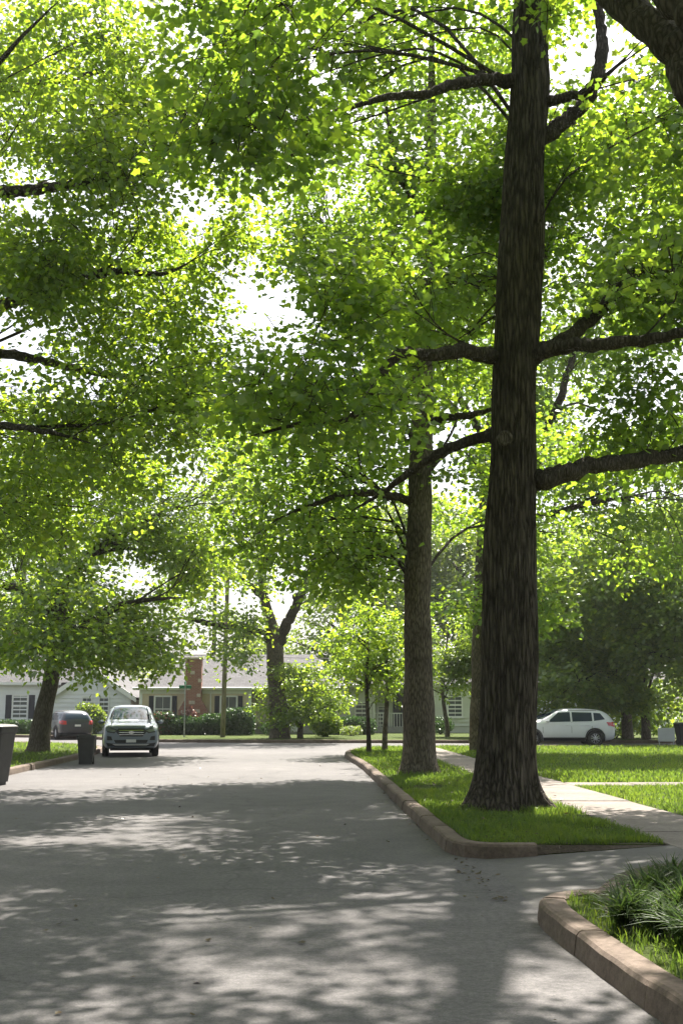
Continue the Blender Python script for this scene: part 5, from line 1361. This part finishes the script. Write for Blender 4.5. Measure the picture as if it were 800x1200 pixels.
# ------------------------------------------------------------------ waste bins
def waste_bin(label, loc, rz, h=1.1, w=.60, dp=.66, lid=True, group='waste bins at the left kerb'):
    root = empty('waste_bin', loc, rz); tag(root, label, 'bin', group)
    wb, db = w * .74, dp * .74
    t = .02; zt = h * (.93 if lid else 1.0)
    def rect(ww, dd, z, n=4, r=.06):
        out = []
        for (sx, sy, a0) in ((1, 1, 0), (-1, 1, 90), (-1, -1, 180), (1, -1, 270)):
            for k_ in range(n): a = math.radians(a0 + 90 * k_ / (n - 1)); out.append((sx * (ww / 2 - r) + r * math.cos(a), sy * (dd / 2 - r) + r * math.sin(a), z))
        return out
    lv = [rect(wb, db, .06), rect(wb * 1.02, db * 1.02, .1), rect(w * .97, dp * .97, zt - .10), rect(w * 1.03, dp * 1.03, zt - .09), rect(w * 1.03, dp * 1.03, zt), rect(w * .95, dp * .95, zt), rect(w * .90, dp * .90, zt - .25), rect(wb * .93, db * .93, .12)]
    m = MB(); K = len(lv[0])
    for r_ in lv: m.v += r_
    for i_ in range(len(lv) - 1):
        for j in range(K): m.f.append((i_ * K + j, i_ * K + (j + 1) % K, (i_ + 1) * K + (j + 1) % K, (i_ + 1) * K + j))
    m.f.append(tuple(range(K - 1, -1, -1))); m.f.append(tuple((len(lv) - 1) * K + j for j in range(K)))
    m.build('body', M['bin'], root)
    if lid:
        l0 = [rect(w * 1.06, dp * 1.06, zt + .004), rect(w * 1.06, dp * 1.06, zt + .035), rect(w * .9, dp * .9, zt + .07), rect(w * .5, dp * .5, zt + .085)]
        m = MB()
        for r_ in l0: m.v += r_
        for i_ in range(3):
            for j in range(K): m.f.append((i_ * K + j, i_ * K + (j + 1) % K, (i_ + 1) * K + (j + 1) % K, (i_ + 1) * K + j))
        m.f.append(tuple(range(K - 1, -1, -1))); m.f.append(tuple(3 * K + j for j in range(K)))
        m.build('lid', M['bin_lid'], root)
    else:
        m = MB().box(-w * .5, w * .5, dp * .53, dp * .57, zt - dp * .95, zt - .02).bevel(.015, 2); m.build('lid', M['bin_lid'], root)
    MB().tube([(Vector((-w * .38, dp * .58, zt - .04)), .016), (Vector((w * .38, dp * .58, zt - .04)), .016)], 8).build('handle', M['bin'], root)
    for sx in (-1, 1):
        wv_ = MB().tube([(Vector((sx * (w * .30), db * .55, .12)), .12), (Vector((sx * (w * .30 + .06), db * .55, .12)), .12)], 20).build('wheel', M['rubber'], root)
    MB().box(-w * .34, w * .34, db * .5, db * .5 + .06, .09, .15).build('axle', M['trim'], root)
    MB().box(-wb * .42, wb * .42, -db * .42, db * .3, 0.0, .062).build('foot', M['bin'], root)
pb1 = G(-1, 921, 0); waste_bin('closed black wheeled bin with overhanging lid at the left kerb', (pb1.x - .26, pb1.y + .3, 0), math.radians(75), 1.22, .66, .74)
pb2 = G(99, 896, 0); waste_bin('smaller open black bin by the left kerb near the silver car', (pb2.x, pb2.y + .2, 0), math.radians(8), .80, .50, .52, False)
pb3 = G(803, 873, 0); waste_bin('dark bin beside the grey board sign beyond the lawn', (W(803, 870, 51).x, 51, 0), 0, .95, .8, .8, True, None)

# ------------------------------------------------------------------ street sign, utility pole, wires, board sign
ysg = G(216, 864, LZ).y; sx = W(216, 860, ysg).x
sg = empty('street_sign', (sx, ysg, LZ)); tag(sg, 'slim galvanised post with green street name blades on the far kerb', 'sign')
hs = W(216, 803, ysg).z - LZ
MB().tube([(Vector((0, 0, -.1)), .032), (Vector((0, 0, hs - .18)), .032)], 10).build('post', M['galv'], sg)
MB().box(-.32, .32, -.012, .012, hs - .17, hs).bevel(.01, 1).build('blade', M['sign_green'], sg)
b_ = MB().box(-.012, .012, -.32, .32, hs + .02, hs + .19).bevel(.01, 1).build('blade', M['sign_green'], sg)
MB().box(-.03, .03, -.03, .03, hs - .2, hs + .03).build('bracket', M['galv'], sg)
ypl = G(260, 864, LZ).y
pl = empty('utility_pole', (W(261, 860, ypl).x, ypl, LZ)); tag(pl, 'pale wooden utility pole on the lawn before the cream house', 'pole')
ptop = W(268, 640, ypl) - pl.location
MB().tube([(Vector((0, 0, -.2)), .13), (ptop * .5, .115), (ptop, .095)], 12).build('shaft', M['wood_pole'], pl, True)
MB().box(ptop.x - 1.1, ptop.x + 1.1, -.19, -.10, ptop.z - .9, ptop.z - .78).build('crossarm', M['wood_pole'], pl)
for q in (-1, -.4, .4, 1): MB().lathe([(.03, ptop.z - .775), (.05, ptop.z - .73), (.03, ptop.z - .69), (.05, ptop.z - .65), (.02, ptop.z - .61)], 10, ptop.x + q, -.145).build('insulator', M['white_paint'], pl)
def wire(label, a, b, sag, r=.012):
    pts = []
    for k_ in range(25):
        t = k_ / 24; p = a.lerp(b, t); p.z -= sag * 4 * t * (1 - t); pts.append((p, r))
    o = MB().tube(pts, 5).build('overhead_wire', M['wire']); tag(o, label, 'wire'); return o
ptw = Vector(pl.location) + ptop
pl2x = W(253, 640, 92).x
up2 = empty('utility_pole', (pl2x, 92, LZ)); tag(up2, 'distant utility pole rising behind the cream house roof', 'pole')
h2 = W(253, 640, 92).z - LZ
MB().tube([(Vector((0, 0, -.2)), .2), (Vector((0, 0, h2)), .14)], 10).build('shaft', M['limb'], up2)
MB().box(-1.2, 1.2, -.2, -.1, h2 - 1.0, h2 - .85).build('crossarm', M['limb'], up2)
wire('upper overhead wire running from the pale pole to the distant pole', ptw + Vector((.4, -.145, -.6)), Vector((pl2x + .4, 91.85, LZ + h2 - .84)), .3)
zsw = W(240, 768, ypl).z
wire('low overhead wire crossing before the grey roof ridge', Vector((pl.location.x + .0, ypl - .18, zsw + .05)), Vector((-60, ypl + 8, zsw + 2.0)), .9, .014)
wire('low overhead wire running from the pale pole past the forked tree', Vector((pl.location.x + .0, ypl - .18, zsw - .0)), Vector((30, ypl + 6, zsw + 1.5)), .7, .014)

ybs = 50.2; bs = empty('board_sign', (W(780, 860, ybs).x, ybs, 0)); tag(bs, 'plain pale grey board on two short legs beyond the front lawn', 'sign')
z0_, z1_ = W(780, 869, ybs).z, W(780, 853, ybs).z
MB().box(-.36, .36, -.02, .02, z0_, z1_).bevel(.01, 1).build('panel', M['board'], bs)
for s in (-1, 1): MB().box(s * .3 - .02, s * .3 + .02, .022, .06, -.03, z1_ - .05).build('leg', M['galv'], bs)

# ------------------------------------------------------------------ sunlit summer air
hz = NT('hazy_air'); hz.t.nodes.remove(hz.p)
vol = hz.n('VolumePrincipled'); vol.inputs['Color'].default_value = (0.97, 0.98, 1.0, 1); vol.inputs['Density'].default_value = 0.00035; vol.inputs['Anisotropy'].default_value = 0.55
hz.l(vol.outputs[0], hz.out.inputs['Volume'])
hb = MB().box(-430, 430, -210, 430, -1.1, 24.5).build('haze', hz.m); tag(hb, 'pale sunlit summer haze filling the street', 'haze', kind='stuff')
scene.cycles.volume_bounces = 0
